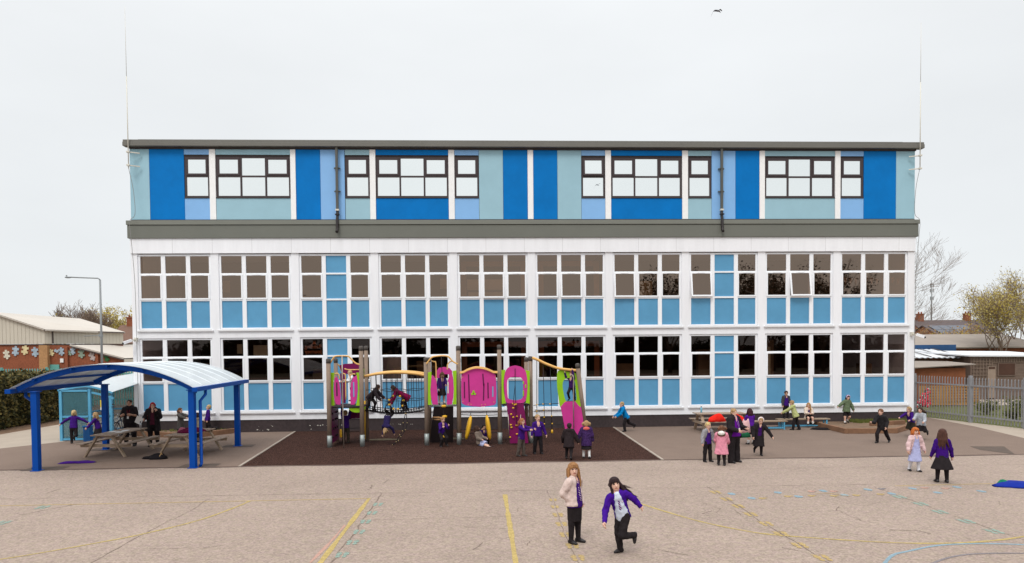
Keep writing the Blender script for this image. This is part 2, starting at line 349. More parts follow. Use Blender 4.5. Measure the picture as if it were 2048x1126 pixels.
g_top = glass('mirror coated glass', .93, (.97,1,.985), .03)
g_mid = glass('bronze glass', .185, (1,.76,.60), .35)
g_low = glass('dark bronze glass', .04, (1,.84,.78), .5)
BW = 33.14
school = empty('school_building', (16.5,6,0), 'long three storey school building with blue and teal panels above white window bays', 'building')
b = MB()   # shell: front piers and bands with real openings, sides, back, floors
for i in range(11):
    x0 = -.1 if i == 0 else 3.3*i-.16; x1 = BW if i == 10 else 3.3*i+.16
    b.box(x0, x1, 0, .3, .52, 7.47)
for i in range(10):
    xa, xb = 3.3*i+.16, (3.3*i+3.14)
    for z0, z1 in ((.52,.80),(3.96,4.25)): b.box(xa, xb, .0, .3, z0, z1)
b.box(-.1,.2,.3,12,.52,8.1); b.box(BW-.3,BW,.3,12,.52,8.1); b.box(-.1,BW,12,12.3,.0,11.7)
b.box(-.1,.25,.3,12,8.9,11.7); b.box(BW-.35,BW,.3,12,8.9,11.7)
b.box(.2,BW-.3,.3,12,3.95,4.2); b.box(.2,BW-.3,.3,12,.3,.5); b.box(.2,BW-.3,.3,12,7.6,7.8); b.box(.25,BW-.35,.32,12,8.85,8.95)
b.build('wall', m_wht, school)
b = MB(); b.box(-.10,BW,-.055,.3,7.475,8.085); b.build('fascia', m_wht, school)
b = MB()
for k in range(1, 21): b.box(1.62*k-.004, 1.62*k+.004, -.0575, -.0545, 7.48, 8.08)
b.build('fascia_joint', mat('grey joint', (205,205,206), .8, .1, k=.8), school)
b = MB(); b.box(-.1,BW,.03,.3,-.05,.518); b.box(-.05,.2,.3,12,-.05,.518); b.box(BW-.25,BW-.02,.3,12,-.05,.518); b.build('plinth', m_plinth, school)
b = MB()
for cx in (7.2,7.4,7.55,7.9,8.05,8.5,8.62,4.9,5.1,5.3,5.55,10.5,10.9,11.4,12.3,14.5):
    for _ in range(2):
        x = cx+random.uniform(-.1,.1); z = .25+random.choice((0,0,-.16))+random.uniform(-.02,.02); r = random.uniform(.01,.035)
        b.poly([(x+r*random.uniform(.7,1.3)*math.cos(t), .027, z+.6*r*random.uniform(.6,1.3)*math.sin(t)) for t in np.arange(6)*1.047])
b.build('paint_chip', m_cream, school)
b = MB(); b.box(-.17,BW+.09,-.115,.3,8.09,8.62); b.build('parapet', m_par, school, .01)
b = MB(); b.box(-.2,BW+.13,-.15,.31,8.635,8.815); b.build('parapet_cap', mat('grey cap', (126,128,120), .5, .05, .7, k=.9), school, .012)
b = MB(); b.box(-.06,BW-.02,-.0,.3,8.82,8.868); b.build('flashing', m_gut, school)
# roof
b = MB(); b.box(-.05,BW,-.05,.3,11.77,11.83); b.build('soffit', m_gut, school)
b = MB(); b.box(-.22,BW+.25,-.24,.05,11.835,12.0); b.box(-.22,BW+.25,-.2,12.3,12.003,12.1); b.build('roof_edge', m_fasc, school, .012)
b = MB(); b.box(.35,32.5,-.1,11,12.103,12.135); b.build('roof', mat('roof membrane', (130,133,132), .6, .06, k=.85), school)
b = MB()
for x in (8.42,24.62): pass
def downpipe(x):
    b = MB(); b.bar((x,-.13,11.84), (x,-.13,9.22), .1, .08, (0,1,0)); o = b.build('downpipe', m_pipe, school)
    b = MB()
    for z in (10.98,10.02): b.box(x-.13,x+.13,-.08,-.02,z-.02,z+.02); b.box(x-.07,x+.07,-.18,-.085,z-.018,z+.018)
    b.build('bracket', m_pipe, o)
    b = MB(); b.tube([(x,-.13,9.22),(x,-.13,9.0),(x,-.19,8.86),(x,-.2,8.5),(x,-.24,8.36),(x,-.31,8.3)], .058, 10); b.box(x-.085,x+.085,-.22,-.1,9.02,9.07); b.build('outlet_pipe', m_blk, o)
    b = MB(); b.box(x-.07,x+.07,-.2,-.06,9.2,9.27); b.build('collar', m_cream, o)
downpipe(8.42); downpipe(24.62)
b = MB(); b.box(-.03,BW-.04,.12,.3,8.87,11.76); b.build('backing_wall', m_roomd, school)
# top storey: panels, strips, windows
Z0, Z1, ZS, ZT = 8.87, 11.765, 9.79, 11.52
def panel(x0, x1, z0, z1, m):
    b = MB(); b.box(x0+.006, x1-.006, .002, .06, z0+.003, z1-.003); b.build('cladding_panel', m, school)
def strip_v(x0, x1):
    b = MB(); b.box(x0+.004, x1-.004, -.022, .06, Z0+.002, Z1-.002); b.build('cover_strip', mat('off white strip', (244,244,244), .5, .03, k=.98), school)
def top_window(x0, x1, wide, open_=False):
    b = MB(); f = .06; zt, zb, zm = ZT-.02, ZS, 10.665; ya, yb = .02, .09
    n = 3 if wide else 1; cw = (x1-x0)/n
    b.box(x0+.01,x1-.01,ya,yb,zt-.075,zt); b.box(x0+.01,x1-.01,ya,yb,zb,zb+.065)
    b.box(x0+.01,x0+.075,ya,yb,zb+.066,zt-.076); b.box(x1-.075,x1-.01,ya,yb,zb+.066,zt-.076)
    for k in range(1, n): b.box(x0+k*cw-.03,x0+k*cw+.03,ya,yb,zb+.066,zt-.076)
    for k in range(n):
        a = x0+k*cw+(.076 if k == 0 else .031); e = x0+(k+1)*cw-(.076 if k == n-1 else .031)
        b.box(a,e,ya,yb,zm-.03,zm+.03)
    fr = b.build('window', m_brn, school)
    b = MB()                                             # glass, real depth behind the frame
    for k in range(n):
        a = x0+k*cw; e = a+cw
        b.add([(a+.04,.065,zb+.03),(e-.03,.065,zb+.03),(e-.03,.065,zm),(a+.04,.065,zm)], [(0,1,2,3)])
        if wide and k == 1: b.add([(a,.065,zm),(e,.065,zm),(e,.065,zt-.03),(a,.065,zt-.03)], [(0,1,2,3)])
    b.build('glazing', g_top, fr)
    for k in range(n):
        if wide and k == 1: continue
        a = x0+k*cw+(.078 if k == 0 else .034); e = x0+(k+1)*cw-(.078 if k == n-1 else .034); z0, z1 = zm+.032, zt-.078
        b = MB(); y0, y1 = -.002, .045; s = .075
        b.box(a,e,y0,y1,z1-s,z1); b.box(a,e,y0,y1,z0,z0+s); b.box(a,a+s,y0,y1,z0+s+.001,z1-s-.001); b.box(e-s,e,y0,y1,z0+s+.001,z1-s-.001)
        b.cur = 1; b.add([(a+s-.01,.02,z0+s-.01),(e-s+.01,.02,z0+s-.01),(e-s+.01,.02,z1-s+.01),(a+s-.01,.02,z1-s+.01)], [(0,1,2,3)])
        if open_:
            vs = []
            for v in b.v:
                q = Matrix.Rotation(R(-4.5), 3, 'X') @ Vector((0, v[1], v[2]-z1)); vs.append((v[0], q.y-.005, q.z+z1))
            b.v = vs
        b.build('casement', [m_brn, g_top], fr)
    b = MB(); b.box(x0+.005,x1-.005,-.03,.06,zb-.035,zb-.002); b.box(x0+.005,x1-.005,-.012,.06,zt+.002,zt+.02); b.build('sill', m_gut, fr)
LAY = [('p',-.06,.73,m_pale),('p',.73,2.14,m_deep),('n',2.14,3.165,m_ltb),('s',3.165,3.42),('w',3.42,6.48,m_pale),('s',6.48,6.70),('p',6.70,7.71,m_deep),('p',7.71,8.72,m_ltb),
 ('n',8.73,9.755,m_pale),('s',9.755,10.0),('w',10.0,13.035,m_deep),('s',13.035,13.29),('n',13.29,14.315,m_ltb),('p',14.315,15.33,m_pale),('p',15.33,16.365,m_deep),('s',16.365,16.605),
 ('p',16.605,17.625,m_deep),('p',17.625,18.645,m_pale),('n',18.645,19.66,m_ltb),('s',19.66,19.91),('w',19.91,22.955,m_deep),('s',22.955,23.21),('n',23.21,24.23,m_pale),('p',24.23,25.265,m_ltb),
 ('p',25.265,26.30,m_deep),('s',26.30,26.535),('w',26.535,29.595,m_pale),('s',29.595,29.835),('n',29.835,30.86,m_ltb),('p',30.86,32.285,m_deep),('p',32.285,33.12,m_pale)]
for e in LAY:
    if e[0] == 's': strip_v(e[1], e[2])
    elif e[0] == 'p': panel(e[1], e[2], Z0, Z1, e[3])
    else:
        panel(e[1], e[2], Z0, ZS-.04, e[3]); panel(e[1], e[2], ZT+.025, Z1, e[3]); top_window(e[1], e[2], e[0] == 'w', open_=abs(e[1]-18.645) < .01)
# the two storeys of white bays
OPEN = {(4,1):3.5,(4,2):3,(5,0):2.5,(5,1):5,(6,0):5.5,(7,0):8,(8,1):9}
def bay(i, floor):
    bx = 3.3*i
    if floor: ZA, ZB, t0, t1, c0, c1, p0, p1, g = 4.34, 7.44, 6.655, 7.365, 5.60, 6.585, 4.38, 5.50, g_mid
    else: ZA, ZB, t0, t1, c0, c1, p0, p1, g = .89, 3.95, 3.20, 3.885, 2.155, 3.13, .93, 2.055, g_low
    X0, X1 = bx+.162, bx+3.138; cols = [(bx+.255, bx+1.10), (bx+1.268, bx+2.113), (bx+2.281, bx+3.05)]
    cols = [(bx+.25, bx+1.095), (bx+1.2675, bx+2.1125), (bx+2.285, bx+3.05)]
    blue = i in (2,7)
    b = MB(); ya, yb = .04, .12
    b.box(X0,X1,ya,yb,t1,ZB); b.box(X0,X1,ya,yb,ZA,p0); b.box(X0,cols[0][0],ya,yb,p0+.001,t1-.001); b.box(cols[2][1],X1,ya,yb,p0+.001,t1-.001)
    for k in (0,1): b.box(cols[k][1],cols[k+1][0],ya-.006,yb,p0+.001,t1-.001)
    for k, (a, e) in enumerate(cols):
        if blue and k == 1:
            b.box(a+.001,e-.001,ya,yb,t0-.07,t0); b.box(a+.001,e-.001,ya,yb,p1,p1+.075)
        else:
            b.box(a+.001,e-.001,ya,yb,c1+.001,t0); b.box(a+.001,e-.001,ya,yb,p1,c0-.001)
    fr = b.build('window', m_upvc, school, .006)
    b = MB()
    for k, (a, e) in enumerate(cols):
        if not (blue and k == 1): b.add([(a-.01,.085,t0-.01),(e+.01,.085,t0-.01),(e+.01,.085,t1+.01),(a-.01,.085,t1+.01)], [(0,1,2,3)])
        if blue and k == 0: b.build('glazing', g, fr); b = MB()
    b.build('glazing', g, fr)
    for k, (a, e) in enumerate(cols):
        b = MB(); b.box(a-.01,e+.01,.08,.1,p0-.01,p1+.01); b.build('infill_panel', m_inf, fr)
        if blue and k == 1:
            b = MB(); b.box(a-.01,e+.01,.08,.1,p1+.07,t0-.06); b.box(a-.01,e+.01,.08,.1,t0-.01,t1+.01); b.build('infill_panel', m_inf, fr); continue
        b = MB(); s = .05; y0, y1 = .012, .07; A, E, C, D = a-.028, e+.028, c0-.035, c1+.02
        b.box(A,E,y0,y1,D-s,D); b.box(A,E,y0,y1,C,C+s+.01); b.box(A,A+s+.01,y0,y1,C+s+.011,D-s-.001); b.box(E-s-.01,E,y0,y1,C+s+.011,D-s-.001)
        b.box((a+e)/2-.17,(a+e)/2+.17,y0-.012,y0-.001,D-.028,D-.008)
        b.cur = 1; b.add([(A+s,.045,C+s),(E-s,.045,C+s),(E-s,.045,D-s+.01),(A+s,.045,D-s+.01)], [(0,1,2,3)])
        an = OPEN.get((i,k), 0) if floor else 0
        if an:
            b.v = [(v[0], (Matrix.Rotation(R(-an), 3, 'X') @ Vector((0, v[1], v[2]-D))).y-.01, (Matrix.Rotation(R(-an), 3, 'X') @ Vector((0, v[1], v[2]-D))).z+D) for v in b.v]
        b.build('casement', [m_upvc, g], fr)
    b = MB(); b.box(X0-.07,X1+.07,-.07,.12,ZA-.085,ZA-.052); b.box(X0-.0,X1+.0,-.0,.12,ZA-.05,ZA-.002); b.box(X0-.07,X1+.07,-.07,-.045,ZA-.105,ZA-.0855); b.build('sill', m_sill, fr)
for fl in (1, 0):
    for i in range(10): bay(i, fl)
# rooms behind the glass
b = MB(); b.box(.2,BW-.3,4.0,4.1,4.2,7.6)
for x in (6.6,13.2,19.8,26.4): b.box(x-.06,x+.06,.32,4.0,4.2,7.6)
b.build('upper_room_wall', m_room, school)
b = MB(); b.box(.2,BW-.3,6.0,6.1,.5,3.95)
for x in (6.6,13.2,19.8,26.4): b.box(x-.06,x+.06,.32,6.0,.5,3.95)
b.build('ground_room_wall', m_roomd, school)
b = MB()
for x, z0, z1, wd in ((3.55,5.9,6.4,.32),(5.33,5.9,6.4,.1),(12.85,6.0,6.45,.5),(14.6,5.95,6.4,1.7),(14.6,5.55,5.85,1.6),(21.4,5.4,6.3,.8)): b.box(x-wd/2,x+wd/2,.55,.57,z0,z1)
for x, z0, z1, wd in ((4.05,3.3,3.7,.22),(5.0,3.2,3.65,.75),(26.9,2.2,3.4,.3)): b.box(x-wd/2,x+wd/2,.6,.63,z0,z1)
b.build('pinned_paper', m_papr, school)
m_ifr = mat('brown frame outline', (150,92,60), .7, .12, 2, k=.8); m_ofr = mat('tan frame outline', (196,156,108), .7, .12, 2, k=.85)
for xa, xb, zt_, zb_, m in ((13.5,16.3,3.72,.9,m_ifr),(16.85,19.5,3.72,.9,m_ifr),(13.5,16.3,7.2,4.4,m_ofr),(16.85,19.5,7.2,4.4,m_ofr)):
    b = MB(); b.box(xa,xb,.75,.85,zt_-.22,zt_); b.box(xa,xa+.22,.75,.85,zb_,zt_-.221); b.box(xb-.22,xb,.75,.85,zb_,zt_-.221); b.build('inner_frame', m, school)  # plain brown and tan frame outlines set behind the glass
b = MB(); b.box(9.98,11.2,.5,.53,2.1,3.12); b.build('reflection_panel', mat('grey reflection', (168,158,152), .8, .05, 1, k=.85), school)  # painted grey panel standing in for the reflection in one lower casement
b = MB()
for xa, xb, z0, z1 in ((1.0,2.6,.6,2.9),(20.3,21.2,.6,2.7),(24.0,24.6,.6,3.3),(27.0,27.4,1.2,3.7),(30.2,30.5,.8,3.6),(31.4,31.9,.8,2.6),(6.0,6.5,.6,2.8),(7.0,7.6,1.0,2.6),(11.5,12.4,.6,2.9)): b.box(xa,xb,1.1,1.5,z0,z1)
b.build('cupboard', mat('room cupboard', (140,112,84), .8, .2, 1.5, k=.75), school)
b = MB()                                                          # bunting hung inside the last bay
for k in range(13):
    x = 30.0+.235*k; z = 6.45-.12*math.sin(math.pi*((k % 4.5)/4.5)); b.add([(x-.085,.3,z),(x+.085,.3,z),(x,.3,z-.27)], [(0,2,1)])
b.build('bunting', mat('cream bunting', (225,200,180), .8, .15, 1.5, k=.8), school)
def text_mesh(txt, size, ext=.004):
    c = bpy.data.curves.new('t', 'FONT'); c.body = txt; c.size = size; c.extrude = ext; c.align_x = 'CENTER'; c.align_y = 'CENTER'; c.space_line = .95
    o = bpy.data.objects.new('t', c); COL.objects.link(o); bpy.context.view_layer.update()
    me = bpy.data.meshes.new_from_object(o.evaluated_get(bpy.context.evaluated_depsgraph_get())); bpy.data.objects.remove(o); return me
tm = text_mesh('Reading\nJourney', .225)
vs = [(7.26-v.co.x, .16+v.co.z, 3.46+v.co.y) for v in tm.vertices]; fs = [tuple(p.vertices)[::-1] for p in tm.polygons]
obj_from('window_lettering', vs, fs, mat('orange lettering', (176,106,66), .7, .1, k=.9), school)
b = MB(); b.prism([(-.1,0),(.02,.02),(.1,.0),(.05,.08),(.08,.15),(0,.1),(-.05,.17),(-.04,.07)], (7.3,.16,3.66), (1,0,0), (0,0,1), (0,.004,0)); b.build('window_motif', mat('orange lettering', (0,0,0)), school)
# masts strapped to both ends
def mast(x, y, z0, z1, zl, s, lab):
    e = empty('mast', (x,y,z0), lab, 'mast', 'lightning masts on the roof corners')
    b = MB(); b.tube([(x,y,z0),(x,y,14.6)], .02, 8); b.tube([(x,y,14.6),(x,y,z1)], [.010,.006], 6); b.build('rod', m_cream, e)
    for z in zl:
        b = MB(); b.bar((x-s*.0,y,z),(x+s*.36,y+.2,z), .05, .04); b.box(x-.06,x+.06,y-.06,y+.06,z-.03,z+.03); b.build('bracket', m_cream, e)
    b = MB(); b.tube(spline([(x,y,z0),(x+s*.16,y+.02,z0-.9),(x+s*.2,y+.02,9.05),(x-s*.01,y+.0,8.75),(x+s*.04,y-.03,8.1),(x+s*.1,y+.06,6.5),(x+s*.12,y+.08,4.5),(x+s*.12,y+.09,1.0)], 5), .010, 5); b.build('cable', mat('grey cable', (150,148,146), .6, .1, 4, k=.8), e)
lx, _ = at(254,200,-.27)
mast(at(254,200,-.30)[0],-.30,10.9,17.4,(11.56,11.02),1,'thin pale mast strapped to the left corner of the school roof')
mast(at(1841,200,-.30)[0],-.30,11.0,17.1,(11.5,10.95),-1,'thin pale mast strapped to the right corner of the school roof')
def cctv(x, y, z, s, lab):
    e = empty('security_camera', (x,y,z), lab, 'camera', 'cameras on the school corners')
    b = MB(); b.box(x-.06,x+.06,y+.0,y+.12,z-.02,z+.14); b.bar((x,y,z+.06),(x-s*.16,y-.16,z-.0),.05,.05); b.build('mount', m_cream, e)
    b = MB(); b.bar((x-s*.1,y-.1,z+.03),(x-s*.33,y-.3,z-.09),.12,.11); b.build('housing', m_wht, e)
    b = MB(); b.sphere((x-s*.33,y-.3,z-.1), .05); b.build('lens', m_blk, e)
cctv(.06,-.12,3.86,1,'white security camera on the left corner of the school')
cctv(33.0,-.12,3.84,-1,'white security camera on the right corner of the school')
# ------------------------------------------------------------------ canopy
m_cblue = mat('canopy blue paint', (0,70,158), .45, .06, 2, k=.9, spec=.15)
m_lblue = mat('light blue paint', (96,176,214), .45, .06, 2, k=.85)
m_poly = mat('canopy sheet', (224,230,233), .4, .06, 1.2, k=.92, alpha=.66, spec=.35)
m_bar = mat('glazing bar', (228,234,238), .4, .03, 2, k=.9)
def canopy():
    e = empty('canopy', (3.6,-6.5,0), 'blue framed canopy with a curved translucent roof over the picnic tables', 'canopy')
    P = {'FL':(1.53,-8.79),'FR':(5.93,-8.70),'BL':(1.2,-4.58),'BR':(5.6,-4.17)}
    for k, (x, y) in P.items():
        b = MB(); b.box(x-.085,x+.085,y-.085,y+.085,0,2.27); b.box(x-.12,x+.12,y-.12,y+.12,2.271,2.30); b.box(x-.13,x+.13,y-.13,y+.13,.0,.02); o = b.build('post', m_cblue, e, .01)
        b = MB()
        for sx in (-1,1): b.tube([(x+sx*.1,y-.14,2.285),(x+sx*.1,y+.14,2.285)], .014, 6)
        b.build('bolt', m_cblue, o)
    xl, xr, xc, zt, ze = .86, 6.10, 3.55, 3.04, 2.33
    def zr(x):
        t = (x-xc)/((xc-xl) if x < xc else (xr-xc)); return ze+(zt-ze)*(1-abs(t)**2.1)
    xs = [xl+(xr-xl)*i/32 for i in range(33)]; y0, y1 = -8.98, -3.75
    def sk(y): return -.06*(y+8.8)            # the plan is slightly skewed
    n = 6
    b = MB()
    for k in range(n):
        ya, yb = y0+(y1-y0)*k/n+.012, y0+(y1-y0)*(k+1)/n-.012; vs = []
        for x in xs:
            z = zr(x); vs += [(x+sk(ya),ya,z+.03),(x+sk(yb),yb,z+.03),(x+sk(ya),ya,z+.015),(x+sk(yb),yb,z+.015)]
        m_ = len(xs); fs = []
        for i in range(m_-1):
            q = 4*i; fs += [(q,q+1,q+5,q+4),(q+2,q+6,q+7,q+3)]
        b.add(vs, fs)
    b.smooth = True
    b.build('roof_sheet', m_poly, e)
    for k in range(1, n):
        y = y0+(y1-y0)*k/n; b = MB(); b.tube([(x+sk(y),y,zr(x)+.03) for x in xs], .018, 5); b.build('glazing_bar', m_bar, e)
    for y in (-8.74,-4.38):
        b = MB(); X = xs
        for i in range(len(X)-1):
            if X[i] < 1.0: continue
            b.bar((X[i]+sk(y),y,zr(X[i])-.07),(X[i+1]+sk(y)+.004,y,zr(X[i+1])-.07), .085, .15)
        b.build('arch_beam', m_cblue, e)
    for x in (1.55,2.6,3.6,4.6,5.5):
        b = MB(); b.bar((x+sk(-8.9),-8.9,zr(x)-.03),(x+sk(-3.85),-3.85,zr(x)-.03), .06, .07); b.build('purlin', m_cblue, e)
    for x in (xl+.03,xr+.02):
        b = MB(); b.bar((x+sk(y0-.02),y0-.02,ze-.02),(x+sk(y1),y1,ze-.02), .15, .12); b.build('gutter', m_cblue, e)
    for x, y, s in ((1.53,-8.79,-1),(5.93,-8.70,1)):
        gx = xl+.05 if s < 0 else xr-.0
        b = MB(); g = (gx, y+.55, ze-.08)
        pts = [g,(gx,y+.55,2.12),(x+s*.15,y+.2,1.95),(x+s*.15,y+.2,.1),(x+s*.17,y+.08,.05)]
        b.tube(pts, .045, 10); b.build('downpipe', m_cblue, e)
canopy()
# ------------------------------------------------------------------ picnic tables
m_tim = mat('weathered timber', (170,150,134), .85, .2, 3.5, .4, 14, k=.82, stretch=(8,1,8))
m_tim2 = mat('weathered timber legs', (176,154,132), .85, .2, 3, .3, 14, k=.82)
def picnic(loc, rot, label, length=1.85, tw=.72, bw=1.42, th=.74):
    e = empty('picnic_table', (0,0,0), label, 'picnic table', 'timber picnic tables'); hl = length/2
    b = MB()
    for i in range(5):
        w_ = tw/5; b.box(-tw/2+i*w_+.004,-tw/2+(i+1)*w_-.004,-hl+random.uniform(-.01,.01),hl,th-.035,th)
    b.build('tabletop', m_tim, e, .004)
    for s in (-1,1):
        b = MB()
        for i in range(2): b.box(s*bw/2-.13+i*.134,s*bw/2-.004+i*.134,-hl,hl,.425,.46)
        b.build('bench', m_tim, e, .004)
    for y in (-hl+.2,hl-.2):
        for s in (-1,1):
            b = MB(); b.bar((s*(bw/2-.05),y,0),(s*.22,y,th-.04),.045,.11,(0,1,0)); b.build('leg', m_tim2, e)
        b = MB(); b.box(-bw/2-.12,bw/2+.12,y+.03,y+.075,.32,.42); b.build('cross_beam', m_tim2, e)
        b = MB(); b.box(-tw/2+.03,tw/2-.03,y+.03,y+.075,th-.11,th-.037); b.build('batten', m_tim2, e)
    e.location = loc; e.rotation_euler = (0,0,rot); return e
picnic((2.17,-5.5,0), R(-3), 'timber picnic table with papers on top, under the left half of the canopy', 2.1)
picnic((4.66,-5.85,0), R(-5), 'timber picnic table with a maroon bag on top, behind the right front canopy post', 2.0)
picnic((23.95,-1.75,0), R(90), 'timber picnic table with a blue bottle on it, against the school wall', 2.0)
# ------------------------------------------------------------------ loose things
def cloth(name, c, rx, ry, h, m, label, cat, rot=0., seed=1, parent=None, z=.006, fold=3., extra=None):
    rs = random.Random(seed); ph = [rs.uniform(0,6.28) for _ in range(8)]; b = MB(); b.smooth = True; n, k = 28, 9; vs = []; top = []
    cr, sr = math.cos(rot), math.sin(rot)
    for j in range(k+1):
        r = 1-j/k
        for i in range(n):
            t = 2*math.pi*i/n; o = 1+.22*math.sin(2*t+ph[0])+.14*math.sin(3*t+ph[1])+.09*math.sin(5*t+ph[2])+.05*math.sin(9*t+ph[5])
            x, y = rx*r*o*math.cos(t), ry*r*o*math.sin(t)
            hh = h*(1-r**4)**.7*(.72+.16*math.sin(fold*x/rx+ph[3]+1.5*y/ry)+.12*math.sin(fold*1.3*y/ry+ph[4]+x/rx)) if j else 0
            vs.append((c[0]+x*cr-y*sr, c[1]+x*sr+y*cr, z+max(0.004 if j else 0, hh)))
    fs = [(j*n+i, j*n+(i+1) % n, (j+1)*n+(i+1) % n, (j+1)*n+i) for j in range(k) for i in range(n)]
    fs.append(tuple(range(n))[::-1]); b.add(vs, fs); o = b.build(name, m, parent)
    if label: tag(o, label, cat)
    return o
def fab(name, col, var=.12, k=.8, scale=9): return mat('fabric '+name, col, .9, var, scale, .25, 120, k=k, spec=.12)
F_pur = fab('purple', (70,26,128), k=.85); F_blk = fab('black', (34,30,33), .2, .8); F_red = fab('red', (226,42,30), k=.95); F_mar = fab('maroon', (108,22,62))
cloth('dropped_cardigan', gd(157,925.5), .42, .26, .07, F_pur, 'purple cardigan lying on the tarmac under the front of the canopy', 'cardigan', .1, 3)
o = cloth('dropped_coat', gd(312,917), .38, .26, .17, F_blk, 'black coat lying in a heap in front of the picnic table', 'coat', .25, 5)
cloth('coat_trim', (gd(322,916)[0]+.05, gd(322,916)[1]-.1), .05, .17, .17, fab('tan', (196,160,112)), None, None, .2, 6, o, .02)
cloth('dropped_coat', (28.42,-1.75), .55, .25, .1, F_blk, 'black coat dropped on the tarmac at the feet of the seated girl', 'coat', .05, 8)
o = cloth('blue_cloth', (27.5,-13.15), .75, .42, .11, fab('royal blue', (22,44,140), k=.9), 'royal blue jacket lying on the playground at the right edge', 'jacket', .05, 11, fold=4)
cloth('jacket_lining', (27.1,-12.86), .14, .06, .10, fab('green', (30,120,90)), None, None, .1, 12, o, .01)
o = cloth('bag', (4.75,-6.05), .42, .22, .17, F_mar, 'maroon and pink bag lying on the right picnic table under the canopy', 'bag', .3, 15, z=.745)
cloth('bag_flap', (4.5,-6.0), .16, .12, .16, fab('dusty pink', (186,110,130)), None, None, .2, 16, o, .75)
o = cloth('red_coat', (23.62,-2.42), .3, .22, .34, F_red, 'bright red coat piled on the bench of the wall side picnic table', 'coat', .1, 18, z=.462)
o = cloth('red_coat', (24.42,-2.42), .27, .2, .34, F_red, 'smaller bright red coat on the same bench, nearer the teacher', 'coat', -.1, 21, z=.462)
b = MB(); m_ppr = mat('white paper', (240,240,238), .8, .02, k=.9)
for x, y, r in ((2.25,-5.3,.2),(2.0,-5.6,-.3),(2.3,-5.75,.1)):
    q = MB(); c, s = math.cos(r), math.sin(r); q.prism([(-.105,-.15),(.105,-.15),(.105,.15),(-.105,.15)], (x,y,.742), (c,s,0), (-s,c,0), (0,0,.004))
    tag(q.build('paper_sheet', m_ppr), 'white paper sheet on the left picnic table', 'paper', 'papers on the picnic table')
def bottle(x, y, z, m, cap, label, h=.21):
    e = empty('water_bottle', (x,y,z), label, 'bottle')
    b = MB(); b.tube([(x,y,z),(x,y,z+h*.02),(x,y,z+h*.75),(x,y,z+h*.83)], [.03,.036,.036,.022], 12); b.build('flask', m, e)
    b = MB(); b.tube([(x,y,z+h*.83),(x,y,z+h)], .02, 10); b.build('cap', cap, e)
bottle(23.25,-1.62,.741, mat('sky blue plastic', (120,190,214), .3, .05, 4, k=.85), m_blk, 'sky blue water bottle standing on the wall side picnic table', .26)
bottle(2.42,-4.62,.741, mat('steel', (176,176,178), .3, .05, 4, metal=.6), m_blk, 'steel water bottle standing on the far end of the left picnic table', .24)
# ------------------------------------------------------------------ benches by the wall
m_bt = mat('bench timber', (168,146,124), .8, .2, 3, .3, 14, k=.75, stretch=(1,8,8))
def bench(x0, x1, y, label, h=.36):
    e = empty('bench', ((x0+x1)/2,y,0), label, 'bench', 'low benches by the school wall')
    b = MB(); b.box(x0,x1,y-.17,y-.005,h-.045,h); b.box(x0,x1,y+.005,y+.17,h-.045,h); b.build('seat', m_bt, e, .006)
    for x in (x0+.14,x1-.14):
        for s in (-1,1):
            b = MB(); b.box(x-.025,x+.025,y+s*.13-.025,y+s*.13+.025,0,h-.046); b.build('leg', m_lblue, e)
    b = MB(); b.box(x0+.17,x1-.17,y-.15,y-.11,.05,.09); b.box(x0+.17,x1-.17,y+.11,y+.15,.05,.09); b.build('rail', m_lblue, e)
bench(24.85,26.85,-1.42,'low timber bench with blue legs, left of the boy who stands on a bench')
bench(26.75,28.95,-.78,'low timber bench with blue legs that the boy stands on')
# ------------------------------------------------------------------ raised beds
m_slp = mat('sleeper timber', (150,112,86), .9, .25, 3, .5, 16, k=.72)
def bed(pts, label, fill, fm, h=.2):
    c = np.mean(np.array(pts), 0); e = empty('raised_bed', (c[0],c[1],0), label, 'raised bed', 'timber raised beds by the school wall')
    for i in range(len(pts)-1):
        a, q = Vector((*pts[i],h/2)), Vector((*pts[i+1],h/2)); d = (q-a).normalized()*.07
        b = MB(); b.bar(a+d, q-d*(-.9), .14, h); b.build('sleeper', m_slp, e, .012)
    b = MB(); b.poly([(x,y,h*.62) for x, y in fill]); b.build('soil', fm, e); return e
pr = [(28.5,-.55),(28.45,-3.1),(30.35,-3.2),(33.0,-.75)]
be = bed(pr, 'timber raised bed by the right end of the school wall', [(28.5,0.02),(28.5,-3.05),(30.3,-3.1),(32.9,-.7),(32.9,0.02)], mat('bed soil', (150,122,98), .95, .2, 3, .6, 30, k=.62))
b = MB(); b.bar((30.2,-1.75,.2),(31.9,-1.3,.2),.14,.18); b.build('sleeper', m_slp, be, .012)
bl = bed([(.35,-.75),(2.9,-1.75),(4.1,-.1)], 'timber raised bed by the left end of the school wall', [(.35,.02),(.38,-.75),(2.9,-1.7),(4.0,-.1),(4.0,.02)], mat('bed soil', (0,0,0)))
def tuft(bm, x, y, z, h, n, spread):
    for _ in range(n):
        a = random.uniform(0,6.28); r = random.uniform(0,spread); px, py = x+r*math.cos(a), y+r*math.sin(a); l = random.uniform(-.5,.5)*h; hh = h*random.uniform(.6,1.2); w_ = .012
        bm.add([(px-w_,py,z),(px+w_,py,z),(px+l,py+random.uniform(-.3,.3)*h,z+hh)], [(0,1,2)])
b = MB()
for _ in range(260): tuft(b, random.uniform(30.2,32.7), random.uniform(-.75,-.05), .12, .14, 5, .12)
b.build('weeds', mat('weed green', (128,134,60), .9, .25, 5, k=.5), be)
b = MB()
for _ in range(40): tuft(b, random.uniform(1.0,3.8), random.uniform(-.5,-.05), .12, .1, 4, .1)
b.build('weeds', mat('weed green', (0,0,0)), bl)
